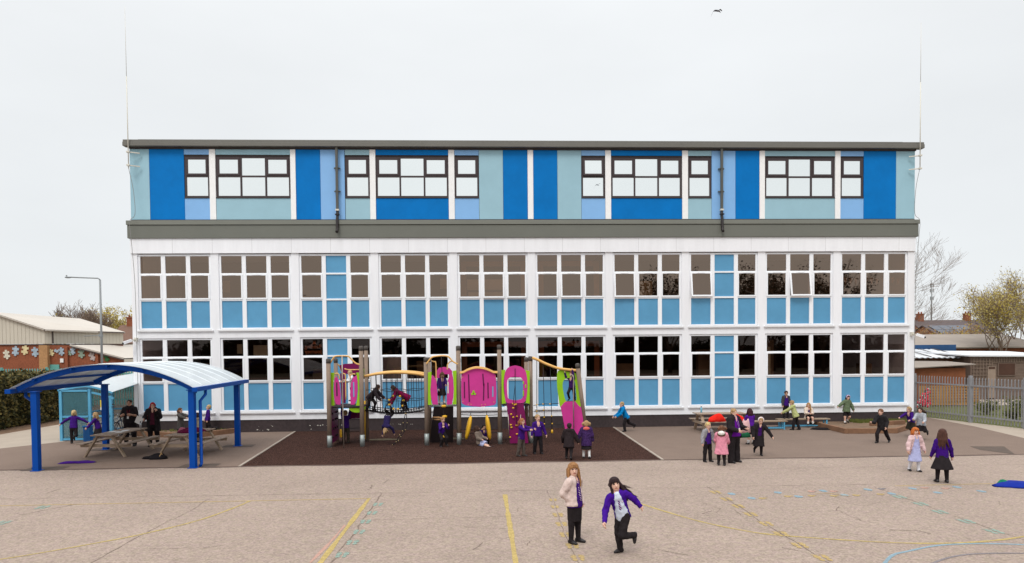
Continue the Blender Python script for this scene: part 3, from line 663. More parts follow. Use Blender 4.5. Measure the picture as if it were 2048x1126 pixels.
# ------------------------------------------------------------------ bicycle shelter
m_mesh = mat('perforated screen', (92,150,162), .6, .1, 3, k=.65, alpha=.45)
def shelter():
    e = empty('bicycle_shelter', (-.8,-1,0), 'light blue bicycle shelter with a wavy white roof left of the school', 'shelter')
    for x, y, h in ((-1.86,-2.0,1.96),(-.80,-1.95,2.0),(-.02,-1.92,1.72),(-1.86,1.6,1.96),(-.80,1.6,2.0)):
        b = MB(); b.box(x-.05,x+.05,y-.05,y+.05,0,h); b.build('post', m_lblue, e)
    b = MB()
    for z in (.06,.93,1.93): b.box(-1.81,-.85,-2.03,-1.97,z-.035,z+.035); b.box(-1.9,-1.83,-1.95,1.55,z-.035,z+.035); b.box(-1.81,-.85,1.57,1.63,z-.035,z+.035)
    b.build('rail', m_lblue, e)
    b = MB(); b.box(-1.81,-.85,-2.005,-1.995,.96,1.9); b.box(-1.868,-1.86,-1.95,1.55,.1,1.9); b.box(-1.81,-.85,1.6,1.61,.1,1.9); b.build('screen', m_mesh, e)
    b = MB(); b.box(-.75,-.03,-1.97,-1.91,.9,.97); b.box(-.75,-.03,-1.97,-1.91,.1,.16); b.build('rail', m_lblue, e)
    b = MB(); b.box(-1.81,-.85,-2.005,-1.995,.1,.89); b.build('screen', m_mesh, e)
    b = MB(); b.box(-1.36,-1.3,-2.03,-1.97,.1,.89); b.build('mullion', m_lblue, e)
    def zf(x, y):
        t = (x+1.95)/2.05; return 2.0+.12*math.sin(t*3.0-.4)-.5*max(0,t-.52)**1.1+(y+2)*.085*(1+.6*max(0,t-.4))
    b = MB(); b.smooth = True; nx, ny = 24, 8; vs = [(-1.95+2.05*i/nx, -2.05+3.7*j/ny, zf(-1.95+2.05*i/nx, -2.05+3.7*j/ny)+.04+dz) for dz in (0,-.012) for j in range(ny+1) for i in range(nx+1)]
    fs = []; o = (nx+1)*(ny+1)
    for j in range(ny):
        for i in range(nx):
            a = j*(nx+1)+i; fs += [(a,a+1,a+nx+2,a+nx+1),(o+a,o+a+nx+1,o+a+nx+2,o+a+1)]
    b.add(vs, fs); b.build('roof_sheet', m_poly, e)
    for y, i0, dz in ((-2.02,0,0),(1.6,0,0),(-1.95,12,-.24)):
        b = MB(); P = [(-1.95+2.05*i/20,y,zf(-1.95+2.05*i/20,y)+dz) for i in range(i0,21)]
        for i in range(len(P)-1): b.bar(P[i],P[i+1],.06,.07)
        b.build('curved_rail', m_lblue, e)
shelter()
b = MB(); b.box(.02,.26,-2.07,-2.06,1.28,1.56); b.cur = 1; b.box(.02,.26,-2.07,-2.06,1.17,1.279); ys = tag(b.build('warning_sign', [mat('yellow sign', (236,214,70), .5, .04, 3, k=.9), m_ppr]), 'small yellow sign fixed to the front of the bicycle shelter', 'sign')
ys.location = (-.42,.1,.0)
b = MB(); b.prism([(-.05,0),(.05,0),(0,.085)], (.14,-2.076,1.37), (1,0,0), (0,0,1), (0,.004,0)); b.box(.06,.22,-2.074,-2.0705,1.3,1.315); b.box(.07,.21,-2.074,-2.0705,1.265,1.28); b.box(.09,.19,-2.074,-2.0705,1.23,1.245); b.build('sign_print', m_blk, ys)
b = MB(); b.box(-.86,-.62,-2.35,-2.1,.0,.55); b.box(-.88,-.6,-2.37,-2.08,.551,.6); tag(b.build('storage_box', mat('blue plastic box', (34,106,176), .5, .06, 3, k=.85), None, .01), 'upright blue plastic box at the foot of the bicycle shelter', 'box')
def bicycle(x, y, rot, m, label):
    e = empty('bicycle', (0,0,0), label, 'bicycle', 'bicycles in the shelter'); mt = mat('tyre rubber', (42,40,42), .7, .1, 4); mc = mat('bright metal', (190,190,194), .3, .05, 4, metal=.7)
    for wx in (-.48,.48):
        b = MB(); b.tube([(wx+.3*math.cos(t),0,.33+.3*math.sin(t)) for t in np.linspace(0,2*math.pi,25)], .022, 6, False); o = b.build('wheel', mt, e)
        b = MB(); b.tube([(wx+.275*math.cos(t),0,.33+.275*math.sin(t)) for t in np.linspace(0,2*math.pi,25)], .01, 5, False)
        for t in np.arange(8)*math.pi/8: b.tube([(wx-.27*math.cos(t),0,.33-.27*math.sin(t)),(wx+.27*math.cos(t),0,.33+.27*math.sin(t))], .003, 3)
        b.build('rim', mc, o)
    b = MB(); S, H, C = (-.16,0,.78), (.34,0,.80), (-.05,0,.34)
    for p, q in ((S,C),(C,H),((-.14,0,.72),(.32,0,.74)),(C,(-.48,0,.33)),(S,(-.48,0,.33)),(H,(.48,0,.33))): b.tube([p,q], .017, 6)
    b.build('frame', m, e)
    b = MB(); b.sphere((-.18,0,.83), (.12,.06,.035)); b.build('saddle', mt, e)
    b = MB(); b.tube([(.34,0,.8),(.36,0,.92)], .014, 6); b.tube([(.3,-.26,.95),(.38,-.1,.92),(.38,.1,.92),(.3,.26,.95)], .013, 6); b.build('handlebar', mc, e)
    e.location = (x,y,0); e.rotation_euler = (0,0,rot)
bicycle(-.45,-1.1,R(80), mat('silver bike paint', (170,174,180), .35, .05), 'silver bicycle parked in the light blue shelter, nearer the box')
bicycle(-.05,-1.0,R(84), mat('dark bike paint', (60,66,80), .35, .05), 'dark bicycle parked in the light blue shelter, nearer the school')
# ------------------------------------------------------------------ playground climbing frame
m_post = mat('grey brown pole timber', (150,130,114), .85, .2, 2.2, .35, 14, k=.75, stretch=(6,6,1))
m_cap = mat('dark pole cap', (88,82,78), .8, .15, 8, k=.8)
m_galv = mat('galvanised steel', (164,172,170), .45, .1, 9, k=.8, metal=.3)
m_mag = mat('magenta panel', (204,58,144), .5, .1, 2.2, .04, 20, k=.95, spec=.25)
m_dmag = mat('plum panel', (118,8,80), .45, .06, 1.5, k=.9, spec=.25)
m_slot = mat('plum groove', (104,12,78), .6, .05, 2, k=.8)
m_lime = mat('lime panel', (150,202,30), .5, .1, 2.2, k=.92, spec=.25)
m_ytube = mat('tan yellow tube', (228,178,104), .4, .06, 3, k=.92)
m_ypl = mat('yellow plastic', (228,176,40), .45, .08, 4, k=.9)
m_rope = mat('black rope', (38,34,36), .85, .15, 20)
m_bwall = mat('black climbing panel', (44,36,38), .6, .1, 3, k=.9)
m_steel = mat('steel pole', (170,158,148), .35, .05, 3, metal=.5, k=.9)
YF, YB = -4.75, -3.2
pg = empty('climbing_frame', (13.5,-4,0), 'long climbing frame with timber poles, magenta and lime panels, ropes and net bridge', 'climbing frame')
def cA(x, y, Y=YF): return at(640+x/4.331, 670+y/4.331, Y)      # survey of the left half of the frame
def cB(x, y, Y=YF): return at(900+x/4.33, 670+y/4.33, Y)        # and of the right half
def pole(x, y, z, r=.078, foot=True, top=None):
    tx, ty = (x, y) if top is None else top
    b = MB(); b.tube([(x,y,0),(tx,ty,z)], r, 14); o = b.build('pole', m_post, pg)
    d = Vector((tx-x,ty-y,z)).normalized(); T = Vector((tx,ty,z))
    b = MB(); b.tube([T-d*.14, T+d*.004, T+d*.03], [r+.004,r+.004,r*.6], 14); b.build('pole_cap', m_cap, o)
    if foot:
        b = MB(); b.tube([Vector((x,y,0)), Vector((x,y,0))+d*.42], r+.006, 14); b.build('pole_foot', m_galv, o)
for x, y, z in ((9.02,-4.87,3.09),(10.14,-4.76,3.52),(12.40,-4.68,3.10),(13.54,-4.62,3.50),(15.0,-4.62,3.52),(16.12,-4.48,3.10)): pole(x,y,z)
for x, y, z in ((8.94,-3.32,3.08),(10.04,-3.17,3.53),(12.38,-3.13,3.08),(13.5,-3.1,3.05),(16.05,-3.1,3.05)): pole(x,y,z,.074,False)
pole(18.16,-4.35,2.83,.078,False,(17.80,-4.6))
def plate(name, crop, pts, m, t=.03, Y=YF, parent=None, smooth=0):
    P = [crop(a, c, Y) for a, c in pts]
    if smooth: P = [tuple(q[:2]) for q in spline([(p[0],p[1]) for p in P]+[P[0]], smooth)][:-1]
    b = MB(); b.prism(P, (0,Y-t/2,0), (1,0,0), (0,0,1), (0,t,0)); return b.build(name, m, parent or pg, .006)
def slot(panel, crop, x0, y0, x1, y1, m=m_slot, w_=.045, Y=YF):
    a, c = crop(x0,y0,Y), crop(x1,y1,Y); b = MB(); b.bar((a[0],Y-.0165,a[1]),(c[0],Y-.0165,c[1]), .006, w_, (1,0,0)); b.build('slot', m, panel)
def tubeP(name, crop, pts, r, m, Y=YF-.05, sp=6, parent=None):
    P = [crop(a, c, Y) for a, c in pts]; P = spline([(p[0],Y,p[1]) for p in P], sp) if sp else [(p[0],Y,p[1]) for p in P]
    b = MB(); b.tube(P, r, 10); return b.build(name, m, parent or pg)
# tower one
plate('lime_panel', cA, [(92,326),(126,326),(118,395),(116,480),(122,560),(126,612),(96,614)], m_lime, smooth=0)
plate('lime_panel', cA, [(314,326),(344,326),(344,612),(312,612),(322,560),(330,480),(326,395)], m_lime)
p = plate('magenta_panel', cA, [(128,372),(142,360),(160,385),(172,440),(180,520),(178,606),(140,600),(124,560),(119,480),(121,420)], m_mag)
slot(p, cA, 146,410,148,530, m_bwall)
p = plate('magenta_panel', cA, [(318,345),(285,370),(268,420),(262,500),(266,605),(300,602),(318,560),(326,480),(325,400)], m_mag)
slot(p, cA, 292,408,294,535, mat('pale blue slot', (110,160,196), .6, .05))
plate('roof_panel', cA, [(170,262),(215,250),(290,246),(372,254),(380,335),(330,338),(205,338),(180,300)], m_dmag, Y=YB)
plate('back_panel', cA, [(175,330),(210,330),(222,420),(226,500),(222,590),(190,592),(180,450)], m_dmag, Y=YB)
plate('low_panel', cA, [(252,610),(350,600),(352,722),(256,724)], m_dmag, Y=YB+.03)
plate('lime_panel', cA, [(372,292),(392,290),(410,340),(405,365),(372,345)], m_lime, Y=YB+.05)
tubeP('arch_tube', cA, [(78,260),(100,225),(122,192),(145,183),(195,181),(245,185),(270,208),(310,245),(352,257)], .027, m_ytube)
tubeP('steel_pole', cA, [(191,181),(194,400),(200,700),(207,987)], .021, m_steel, YF-.35, 0)
tubeP('arch_tube', cA, [(150,250),(170,270),(190,320),(215,340)], .024, m_ytube, YB+.05)
tubeP('arch_tube', cA, [(212,292),(240,300),(290,301),(345,300)], .022, m_ytube, YF+.3)
for q in ([(128,338),(150,332),(166,350),(168,384)], [(200,332),(220,345),(222,380),(224,560)], [(262,385),(262,352),(285,338),(308,340)]): tubeP('grab_bar', cA, q, .022, m_ytube, YF+.06)
b = MB(); zp = cA(200,600,-4)[1]-.03
b.box(9.1,10.1,-4.68,-3.28,zp-.05,zp); b.build('platform', m_bwall, pg)
b = MB(); b.prism([(9.95+.3*math.cos(t), zp-.02+.2*math.sin(t)) for t in np.linspace(math.pi,2*math.pi,13)], (0,YF+.1,0), (1,0,0), (0,0,1), (0,.03,0)); b.build('lime_panel', m_lime, pg)
b = MB(); b.prism([(-4.78,.1),(-3.42,.1),(-3.42,zp),(-4.78,zp)], (8.99,0,0), (0,1,0), (0,0,1), (.03,0,0)); cw = b.build('climbing_wall', m_dmag, pg)
b = MB()
for z in (.3,.6,.9,1.15):
    for y in (-4.4,-3.9,-3.6): b.sphere((9.04,y+random.uniform(-.1,.1),z), (.03,.05,.04), 8, 5)
b.build('hand_hold', m_blk, cw)
tubeP('support_tube', cA, [(388,570),(390,900)], .028, m_ypl, YB-.5, 0)
b = MB()
for z in (.55,.42): b.bar((9.35,-3.9,z),(10.0,-3.3,z-.05),.02,.02)
b.build('cable', m_rope, pg)
cx, cz = cA(180,850,-4.2); b = MB(); b.tube([(cx,-4.2,cz+.5),(cx,-4.2,cz+.14)],.01,5); b.build('rope', m_rope, pg)
b = MB(); b.tube([(cx,-4.2,cz-.16),(cx,-4.2,cz-.12),(cx,-4.2,cz+.12),(cx,-4.2,cz+.15)],[.03,.045,.04,.02],10); b.build('rope_handle', m_ypl, pg)
for xx in (10.6,13.1):
    b = MB(); blob2(b, (xx,-3.0), .62, .24, .012, 20); b.build('wear_mat', mat('worn mat', (118,104,78), .95, .1, 5, k=.6), pg)
# net bridge
YN = -3.95
tb = [cA(a,c,YN-.55) for a,c in ((385,358),(440,346),(520,333),(640,325),(760,328),(850,338),(906,350))]
TB = spline([(p[0],YN-.55,p[1]) for p in tb], 6); b = MB(); b.tube(TB, .05, 12); b.build('bridge_tube', m_ytube, pg)
TB2 = [(p[0],YN+.5,p[2]) for p in TB]; b = MB(); b.tube(TB2, .05, 12); b.build('bridge_tube', m_ytube, pg)
def curvez(P, x):
    for i in range(len(P)-1):
        if P[i][0] <= x <= P[i+1][0]: t = (x-P[i][0])/(P[i+1][0]-P[i][0]+1e-9); return P[i][2]*(1-t)+P[i+1][2]*t
    return P[-1][2] if x > P[-1][0] else P[0][2]
xa, xb = TB[0][0]+.04, TB[-1][0]-.03
def zn(x): t = 2*(x-xa)/(xb-xa)-1; return 1.205-.13*(1-t*t)*.9
for side, Yt, T in ((-1,YN-.55,TB),(1,YN+.5,TB2)):
    b = MB()
    for i in range(1, 11):
        x = xa+(xb-xa)*i/11; b.tube([(x,Yt,curvez(T,x)-.04),(x+.015,Yt+.03*side,1.65),(x,YN+side*.33,zn(x)+.12)], .011, 5)
    for z in (1.98,1.62): b.tube([(xa+(xb-xa)*i/14,Yt+.02*side,z+.02*math.sin(i*1.9)-.05*(1-(2*i/14-1)**2)) for i in range(15)], .011, 5)
    b.build('bridge_net', m_rope, pg)
b = MB()
for j in range(6):
    y = YN-.34+.68*j/5; b.tube([(xa+(xb-xa)*i/22,y,zn(xa+(xb-xa)*i/22)+(.13 if j in (0,5) else .0)) for i in range(23)], .016, 5)
for i in range(23):
    x = xa+(xb-xa)*i/22; b.tube([(x,YN-.34,zn(x)+.13),(x,YN-.2,zn(x)),(x,YN+.2,zn(x)),(x,YN+.34,zn(x)+.13)], .016, 5)
b.build('net_floor', m_rope, pg)
YR = -4.45
ring = [cA(660+65*math.cos(t), 583+60*math.sin(t), YR) for t in np.linspace(0,2*math.pi,17)]
b = MB(); b.tube([(p[0],YR,p[1]) for p in ring], .018, 6, False)
for a in ((600,565,560,640),(600,560,606,632),(720,560,735,640),(660,525,655,400)): p, q = cA(a[0],a[1],YR), cA(a[2],a[3],YR); b.tube([(p[0],YR,p[1]),(q[0],YR,q[1])], .014, 5)
b.build('rope_ring', m_rope, pg)
b = MB()
for a in (-160,-115,-60,-15,30,75,110,160):
    x, z = cA(660+65*math.cos(R(a)), 583+60*math.sin(R(a)), YR); b.sphere((x,YR,z), (.045,.04,.04), 8, 6)
b.build('clamp', m_ypl, pg)
ch = [cA(*q, -4.5) for q in ((722,610),(745,680),(755,760),(740,820),(700,880),(680,915),(628,952))]
ch2 = [cA(*q, -4.5) for q in ((735,620),(738,680),(720,760),(715,830),(690,865),(660,925))]
b = MB(); b.tube(spline([(p[0],-4.5,p[1]) for p in ch], 5), .014, 5); b.tube(spline([(p[0],-4.45,p[1]) for p in ch2], 5), .014, 5)
for i in range(5): b.tube([(ch[i][0],-4.5,ch[i][1]),(ch2[i][0],-4.45,ch2[i][1])], .012, 5)
b.build('hanging_net', m_rope, pg)
b = MB()
for p in ch[1:]+ch2[1:]: b.sphere((p[0],-4.5,p[1]), (.02,.02,.02), 7, 5)
b.build('net_clamp', mat('dull clamp', (186,160,110), .6, .1, 5, k=.8), pg)
# tower two
plate('lime_panel', cA, [(935,324),(966,318),(966,400),(956,470),(962,560),(970,606),(936,606)], m_lime)
plate('lime_panel', cA, [(1148,312),(1182,306),(1182,602),(1148,602),(1157,540),(1160,460),(1155,380)], m_lime)
p = plate('magenta_panel', cA, [(968,345),(990,360),(1008,400),(1016,480),(1022,604),(976,602),(962,540),(957,470),(960,400)], m_mag)
p = plate('magenta_panel', cA, [(1146,338),(1120,355),(1106,400),(1100,480),(1098,604),(1142,602),(1155,540),(1159,460),(1154,380)], m_mag)
slot(p, cA, 1108,405,1110,505, m_cream)
plate('magenta_panel', cA, [(1012,372),(1012,310),(1030,285),(1075,277),(1120,285),(1145,312),(1145,372),(1120,372),(1115,340),(1040,340),(1036,372)], m_mag, Y=YB)
tubeP('arch_tube', cA, [(922,250),(945,220),(962,200),(985,188),(1050,180),(1100,183),(1125,200),(1150,228),(1192,252)], .027, m_ytube)
for q in ([(965,225),(985,232),(1004,255),(1006,480)], [(1150,222),(1118,238),(1104,262),(1104,300)]): tubeP('grab_bar', cA, q, .022, m_ytube, YF+.06)
zp2 = cA(1060,590,-4)[1]-.02
b = MB(); b.box(12.45,13.45,-4.62,-3.2,zp2-.06,zp2); b.build('platform', m_galv, pg)
b = MB(); P = [cA(985,597,-4.66), cA(1155,597,-4.66)]
b.add([(P[0][0],-4.66,zp2-.05),(P[1][0],-4.66,zp2-.05),(13.3,-4.1,.02),(12.45,-4.1,.02),(P[0][0],-4.62,zp2-.05),(P[1][0],-4.62,zp2-.05),(13.3,-4.05,.02),(12.45,-4.05,.02)], [(0,3,2,1),(4,5,6,7),(0,1,5,4),(1,2,6,5),(2,3,7,6),(3,0,4,7)])
b.build('climbing_wall', m_bwall, pg)
YK = -5.05
rp = [cA(*q, YK) for q in ((1050,183),(1056,300),(1068,600),(1072,700),(1070,860),(1062,965))]
b = MB(); b.tube([(p[0],YK,p[1]) for p in rp], .013, 6); b.build('rope', m_rope, pg)
for q in ((1072,615),(1080,705),(1070,878)):
    x, z = cA(*q, YK); b = MB(); b.tube([(x,YK,z-.045),(x,YK,z-.03),(x,YK,z+.02),(x,YK,z+.04)], [.05,.085,.085,.04], 14); b.build('rope_disc', m_ypl, pg)
# middle panel
mp_ = plate('magenta_panel', cB, [(97,372),(100,345),(150,310),(200,292),(245,286),(300,296),(350,315),(395,345),(400,400),(403,500),(398,590),(385,606),(330,616),(260,622),(190,618),(130,608),(102,590),(97,500)], m_mag)
for a in ((124,405,126,548),(160,340,168,580),(284,335,292,440),(294,420,290,568),(328,412,331,548),(371,445,371,535)): slot(mp_, cB, *a, m=m_slot if a[0] != 371 else mat('pale blue slot', (0,0,0)))
b = MB(); pts = []
for t in np.linspace(0,2*math.pi,37)[:-1]:
    r = .07*(1+.42*math.cos(3*(t-R(-30+0)))) ; pts.append((r*math.cos(t), r*math.sin(t)))
ex, ez = cB(204,503); b.prism(pts, (ex,YF-.03,ez), (1,0,0), (0,0,1), (0,.014,0)); b.build('emblem', m_lime, mp_)
b = MB(); b.sphere((ex,YF-.034,ez), (.018,.006,.018), 8, 5); b.build('emblem_hub', m_blk, mp_)
for q in [(a,c) for a, c in ((112,575),(158,600),(182,600),(275,605),(305,600),(380,580),(392,365),(110,365))]:
    x, z = cB(*q); b = MB(); b.sphere((x,YF-.016,z), (.016,.008,.016), 8, 5); b.build('bolt', m_ypl, mp_)
for dz in (0,10): tubeP('arch_tube', cB, [(85,332-dz),(120,325-dz),(150,308-dz),(200,291-dz),(245,287-dz),(300,295-dz),(350,314-dz),(375,326-dz),(412,328-dz)], .024, m_ytube, YF-.07+dz*.006)
b = MB()
for za, zb in ((665,665),(690,693),(820,815),(848,845)):
    p, q = cB(92,za,YF), cB(412,zb,YF); b.tube([(p[0],YF+.05,p[1]),((p[0]+q[0])/2,YF+.02,(p[1]+q[1])/2-.03),(q[0],YF+.05,q[1])], .012, 5)
b.build('cable', m_rope, pg)
for x0, y0, x1, y1 in ((180,700,140,905),(318,695,345,910)):
    a, c = Vector((cB(x0,y0)[0],YF,cB(x0,y0)[1])), Vector((cB(x1,y1)[0],YF,cB(x1,y1)[1])); d = (c-a).normalized(); mid = (a+c)/2; n_ = Vector((0.35,-.35,0)).normalized()
    b = MB(); hl = (c-a).length/2; side = Vector((d.z,0,-d.x))
    b.smooth = True; nn = 20; vs = []
    for k, (rr, off) in enumerate(((.0,-.05),(.75,-.05),(1,-.02),(1,.02),(.75,.05),(0,.05))):
        for i in range(nn):
            t = 2*math.pi*i/nn; ax = Vector((.0,1,0))*.9+side*.1; v = mid + d*hl*rr*math.cos(t) + Vector((.18,-.98,0))*.2*rr*math.sin(t) + Vector((.98,.18,0))*off*1.2; vs.append(v)
    b.add(vs, [(k*nn+i,k*nn+(i+1)%nn,(k+1)*nn+(i+1)%nn,(k+1)*nn+i) for k in range(5) for i in range(nn)]); b.build('hanging_disc', m_ypl, pg)
    b = MB(); b.tube([a+Vector((0,0,.14)),a],.012,5); b.build('rope', m_rope, pg)
# tower three
plate('lime_panel', cB, [(445,305),(480,300),(470,380),(468,450),(476,540),(486,592),(448,597)], m_lime)
plate('lime_panel', cB, [(653,303),(690,312),(690,596),(655,588),(664,540),(672,450),(668,370)], m_lime)
def ringplate(name, crop, outer, inner, m, Y, t=.03):
    n = 40
    def rs(pts):
        P = spline([crop(*q, Y) for q in pts]+[crop(*pts[0], Y)], 12); P = [np.array(p) for p in P]; L = np.concatenate([[0], np.cumsum([np.linalg.norm(P[i+1]-P[i]) for i in range(len(P)-1)])])
        return [(float(np.interp(u, L, [p[0] for p in P])), float(np.interp(u, L, [p[1] for p in P]))) for u in np.linspace(0, L[-1], n+1)[:-1]]
    b = MB(); b.ring_prism(rs(outer), rs(inner), (0,Y-t/2,0), (1,0,0), (0,0,1), (0,t,0)); return b.build(name, m, pg)
tp = ringplate('magenta_panel', cB, [(565,263),(620,278),(655,315),(668,380),(670,460),(660,540),(640,585),(565,590),(492,588),(474,540),(464,460),(466,380),(480,315),(510,278)],
      [(565,362),(605,366),(625,380),(632,420),(633,470),(632,520),(622,552),(565,565),(508,552),(498,520),(494,470),(494,420),(500,385),(525,366)], m_mag, YF)
plate('lime_tab', cB, [(630,400),(640,400),(640,425),(630,425)], m_lime, Y=YF-.02); plate('lime_tab', cB, [(650,430),(660,430),(660,458),(650,458)], m_lime, Y=YF-.02); plate('lime_tab', cB, [(630,480),(640,480),(640,530),(630,530)], m_lime, Y=YF-.02)
b = MB(); P = [cB(490,590), cB(638,590), cB(618,900), cB(502,900)]
b.add([(P[0][0],YF,P[0][1]),(P[1][0],YF,P[1][1]),(16.0,YF-.1,.05),(15.35,YF-.1,.05),(P[0][0],YF+.03,P[0][1]),(P[1][0],YF+.03,P[1][1]),(16.0,YF-.07,.05),(15.35,YF-.07,.05)], [(0,3,2,1),(4,5,6,7),(0,1,5,4),(1,2,6,5),(2,3,7,6),(3,0,4,7)])
cw = b.build('climbing_wall', m_dmag, pg)
b = MB()
for q in ((545,595),(560,605),(570,600),(548,632),(530,686),(578,705),(548,712),(527,778),(576,782),(532,800),(580,858),(520,885),(608,790)):
    x, z = cB(*q, YF-.1); b.sphere((x,YF-.1,z), (.04,.035,.03), 8, 6)
b.build('hand_hold', m_ypl, cw)
b = MB(); zt = cB(563,290)[1]
for q in ((548,600),(575,780)): x, z = cB(*q, YF-.14); b.tube([(cB(563,300)[0],YF-.03,zt),(cB(563,425)[0],YF-.08,cB(563,425)[1]),(x,YF-.14,z)], .011, 5)
b.build('rope', m_rope, pg)
b = MB()
for xx in (512,606): p, q = cB(xx+(-8 if xx<560 else 6),690,YF-.1), cB(xx,890,YF-.12); b.tube([(p[0],YF-.1,p[1]),(q[0],YF-.12,q[1])], .014, 6)
b.build('side_rail', m_steel, pg)
b = MB(); b.box(15.1,16.05,-4.6,-3.15,zp2-.06,zp2); b.build('platform', m_bwall, pg)
# rope run and leaning end panel
tubeP('bridge_tube', cB, [(712,197),(760,215),(820,245),(870,265),(930,286),(1000,298),(1098,307)], .05, m_ytube, -4.55)
b = MB(); YQ = -4.5
for x0, y0, x1, y1 in ((752,222,752,690),(806,245,820,835),(868,272,884,838)):
    p, q = cB(x0,y0,YQ), cB(x1,y1,YQ); b.tube([(p[0],YQ,p[1]),(q[0],YQ,q[1])], .012, 6)
for pts in ([(722,612),(752,604),(805,597),(865,597),(940,592)], [(722,665),(752,660),(810,650)], [(815,770),(885,768),(960,772),(985,765)]):
    b.tube([(cB(*q,YQ)[0],YQ,cB(*q,YQ)[1]) for q in pts], .012, 6)
b.build('hanging_rope', m_rope, pg)
for q in ((752,604),(805,597),(865,597),(752,660),(810,650),(815,712),(818,770),(880,702),(885,768)): b = MB(); x, z = cB(*q, YQ); b.sphere((x,YQ,z), (.028,.028,.028), 7, 5); b.build('rope_clamp', m_ypl, pg)
for q in ((818,830),(884,834)): b = MB(); x, z = cB(*q, YQ); b.tube([(x,YQ,z-.06),(x,YQ,z+.06)], [.05,.025], 8); b.build('rope_foot', m_ypl, pg)
YG = -4.5
ringplate('lime_panel', cB, [(1020,318),(1090,330),(1100,380),(1112,450),(1122,540),(1132,622),(1105,625),(1080,628),(1020,628),(985,628),(955,624),(940,540),(926,430),(938,306)],
      [(1030,370),(1065,380),(1078,400),(1086,450),(1092,510),(1095,560),(1080,576),(1065,578),(1030,578),(1012,576),(998,560),(984,500),(976,430),(990,385)], m_lime, YG)
plate('magenta_panel', cB, [(958,622),(990,585),(1000,577),(1085,575),(1120,618),(1134,625),(1152,720),(1158,820),(1148,855),(1112,900),(1080,880),(1040,862),(1003,852),(985,760)], m_mag, Y=YG-.04)
tubeP('steel_pole', cB, [(1062,345),(1070,370),(1068,600),(1073,815)], .02, m_steel, YG-.25, 0)
tubeP('steel_pole', cB, [(1040,360),(1050,345),(1062,345)], .02, m_steel, YG-.25, 0)
b = MB(); b.box(17.35,17.95,YG+.02,YG+.55,cB(1040,577,YG)[1]-.06,cB(1040,577,YG)[1]-.01); b.build('platform', m_bwall, pg)
# ------------------------------------------------------------------ background: left
m_brick = mat('red brick', (160,94,66), .9, .14, 1.2, .2, 60, k=.72, speck=.16, spscale=9)
m_ybrick = mat('buff brick', (196,150,104), .9, .1, 1.5, k=.75, speck=.1, spscale=9)
m_clad = mat('cream cladding', (222,214,198), .6, .04, .6, k=.8)
m_mroof = mat('pale metal roof', (232,222,210), .6, .05, .4, k=.62)
m_dtrim = mat('dark trim', (92,80,76), .6, .1, 2, k=.8)
m_tiles = mat('brown roof tiles', (128,98,84), .9, .16, 2.5, .5, 9, k=.7, stretch=(1,1,4))
m_grn = mat('teal fence paint', (110,180,172), .55, .08, 2, k=.75)
gym = empty('sports_hall', (-26,40,0), 'brick and cream clad sports hall with a jigsaw mural left of the school', 'building')
X0, Y0, X1, Y1 = -23.02, 31.0, -18.9, 35.6          # near corner, far corner of the eave wall
def rect(bm, p, q, z0, z1, t=.0):
    bm.add([(p[0],p[1],z0),(q[0],q[1],z0),(q[0],q[1],z1),(p[0],p[1],z1)], [(0,1,2,3)])
bx, by = -36, 44.0
zE = 5.38; zR = 7.7; xr = -32.4                        # ridge
b = MB(); rect(b,(bx*1.2,Y0),(X0,Y0),0,4.16); rect(b,(X0,Y0),(X1,Y1),0,4.16); rect(b,(X1,Y1),(bx,48),0,4.16); b.build('brick_wall', m_brick, gym)
b = MB()
def rake(x): return zE+(X0-x)*(6.72-5.39)/(26.75-23.0)
b.add([(X0,Y0-.06,4.18),(X0,Y0-.06,zE),(-29.3,Y0-.06,rake(-29.3)),(-45,Y0-.06,rake(-29.3)),(-45,Y0-.06,4.18)], [(0,1,2,3,4)])
b.add([(X0,Y0-.06,4.18),(X1+.05,Y1-.06,4.18),(X1+.05,Y1-.06,zE-.15),(X0,Y0-.06,zE-.02)], [(0,1,2,3)])
b.build('cladding', m_clad, gym)
b = MB()
for i in range(26):
    x = X0-.32*i; b.box(x-.008,x+.008,Y0-.075,Y0-.061,4.2,rake(x)-.04)
for i in range(1,22):
    t = i/22; x, y = X0+(X1-X0)*t, Y0+(Y1-Y0)*t; b.box(x-.006+.03,x+.006+.03,y-.09,y-.08,4.2,zE-.17)
b.build('cladding_rib', mat('cladding rib', (198,188,172), .6, .04, k=.8), gym)
ra, rb = at(0,627,Y0+1.0), None
b = MB(); xg, zg = at(160,637,43.0)
P = [(X0+.25,Y0-.3,zE+.02),(X1+.3,Y1-.2,zE-.12),(xg,43.0,zg),(-27.2,Y0-.3,rake(-27.2)+.05)]
b.add(P, [(0,1,2,3)]); b.add([(q[0],q[1],q[2]-.14) for q in P], [(3,2,1,0)])
for i in range(4): j = (i+1) % 4; b.add([P[i],P[j],(P[j][0],P[j][1],P[j][2]-.14),(P[i][0],P[i][1],P[i][2]-.14)], [(3,2,1,0)])
b.build('roof', m_mroof, gym)
b = MB(); b.box(X0-8,X0-.0,Y0-.09,Y0-.0,4.08,4.16); d_ = Vector((X1-X0,Y1-Y0,0)); b.bar((X0,Y0-.03,4.12),(X1,Y1-.03,4.12),.08,.08); b.box(X0+.36,X0+.46,Y0+.3,Y0+.38,4.2,zE-.1); b.bar((X0+.1,Y0-.32,zE-.04),(X1+.25,Y1-.22,zE-.2),.1,.09); b.build('trim', m_dtrim, gym)
xa_, _ = at(78,688,Y0-.1); xb_, _ = at(95,688,Y0-.1)
b = MB(); b.box(xa_,xb_,Y0-.16,Y0+.3,0,4.05); b.build('buff_pier', m_ybrick, gym)
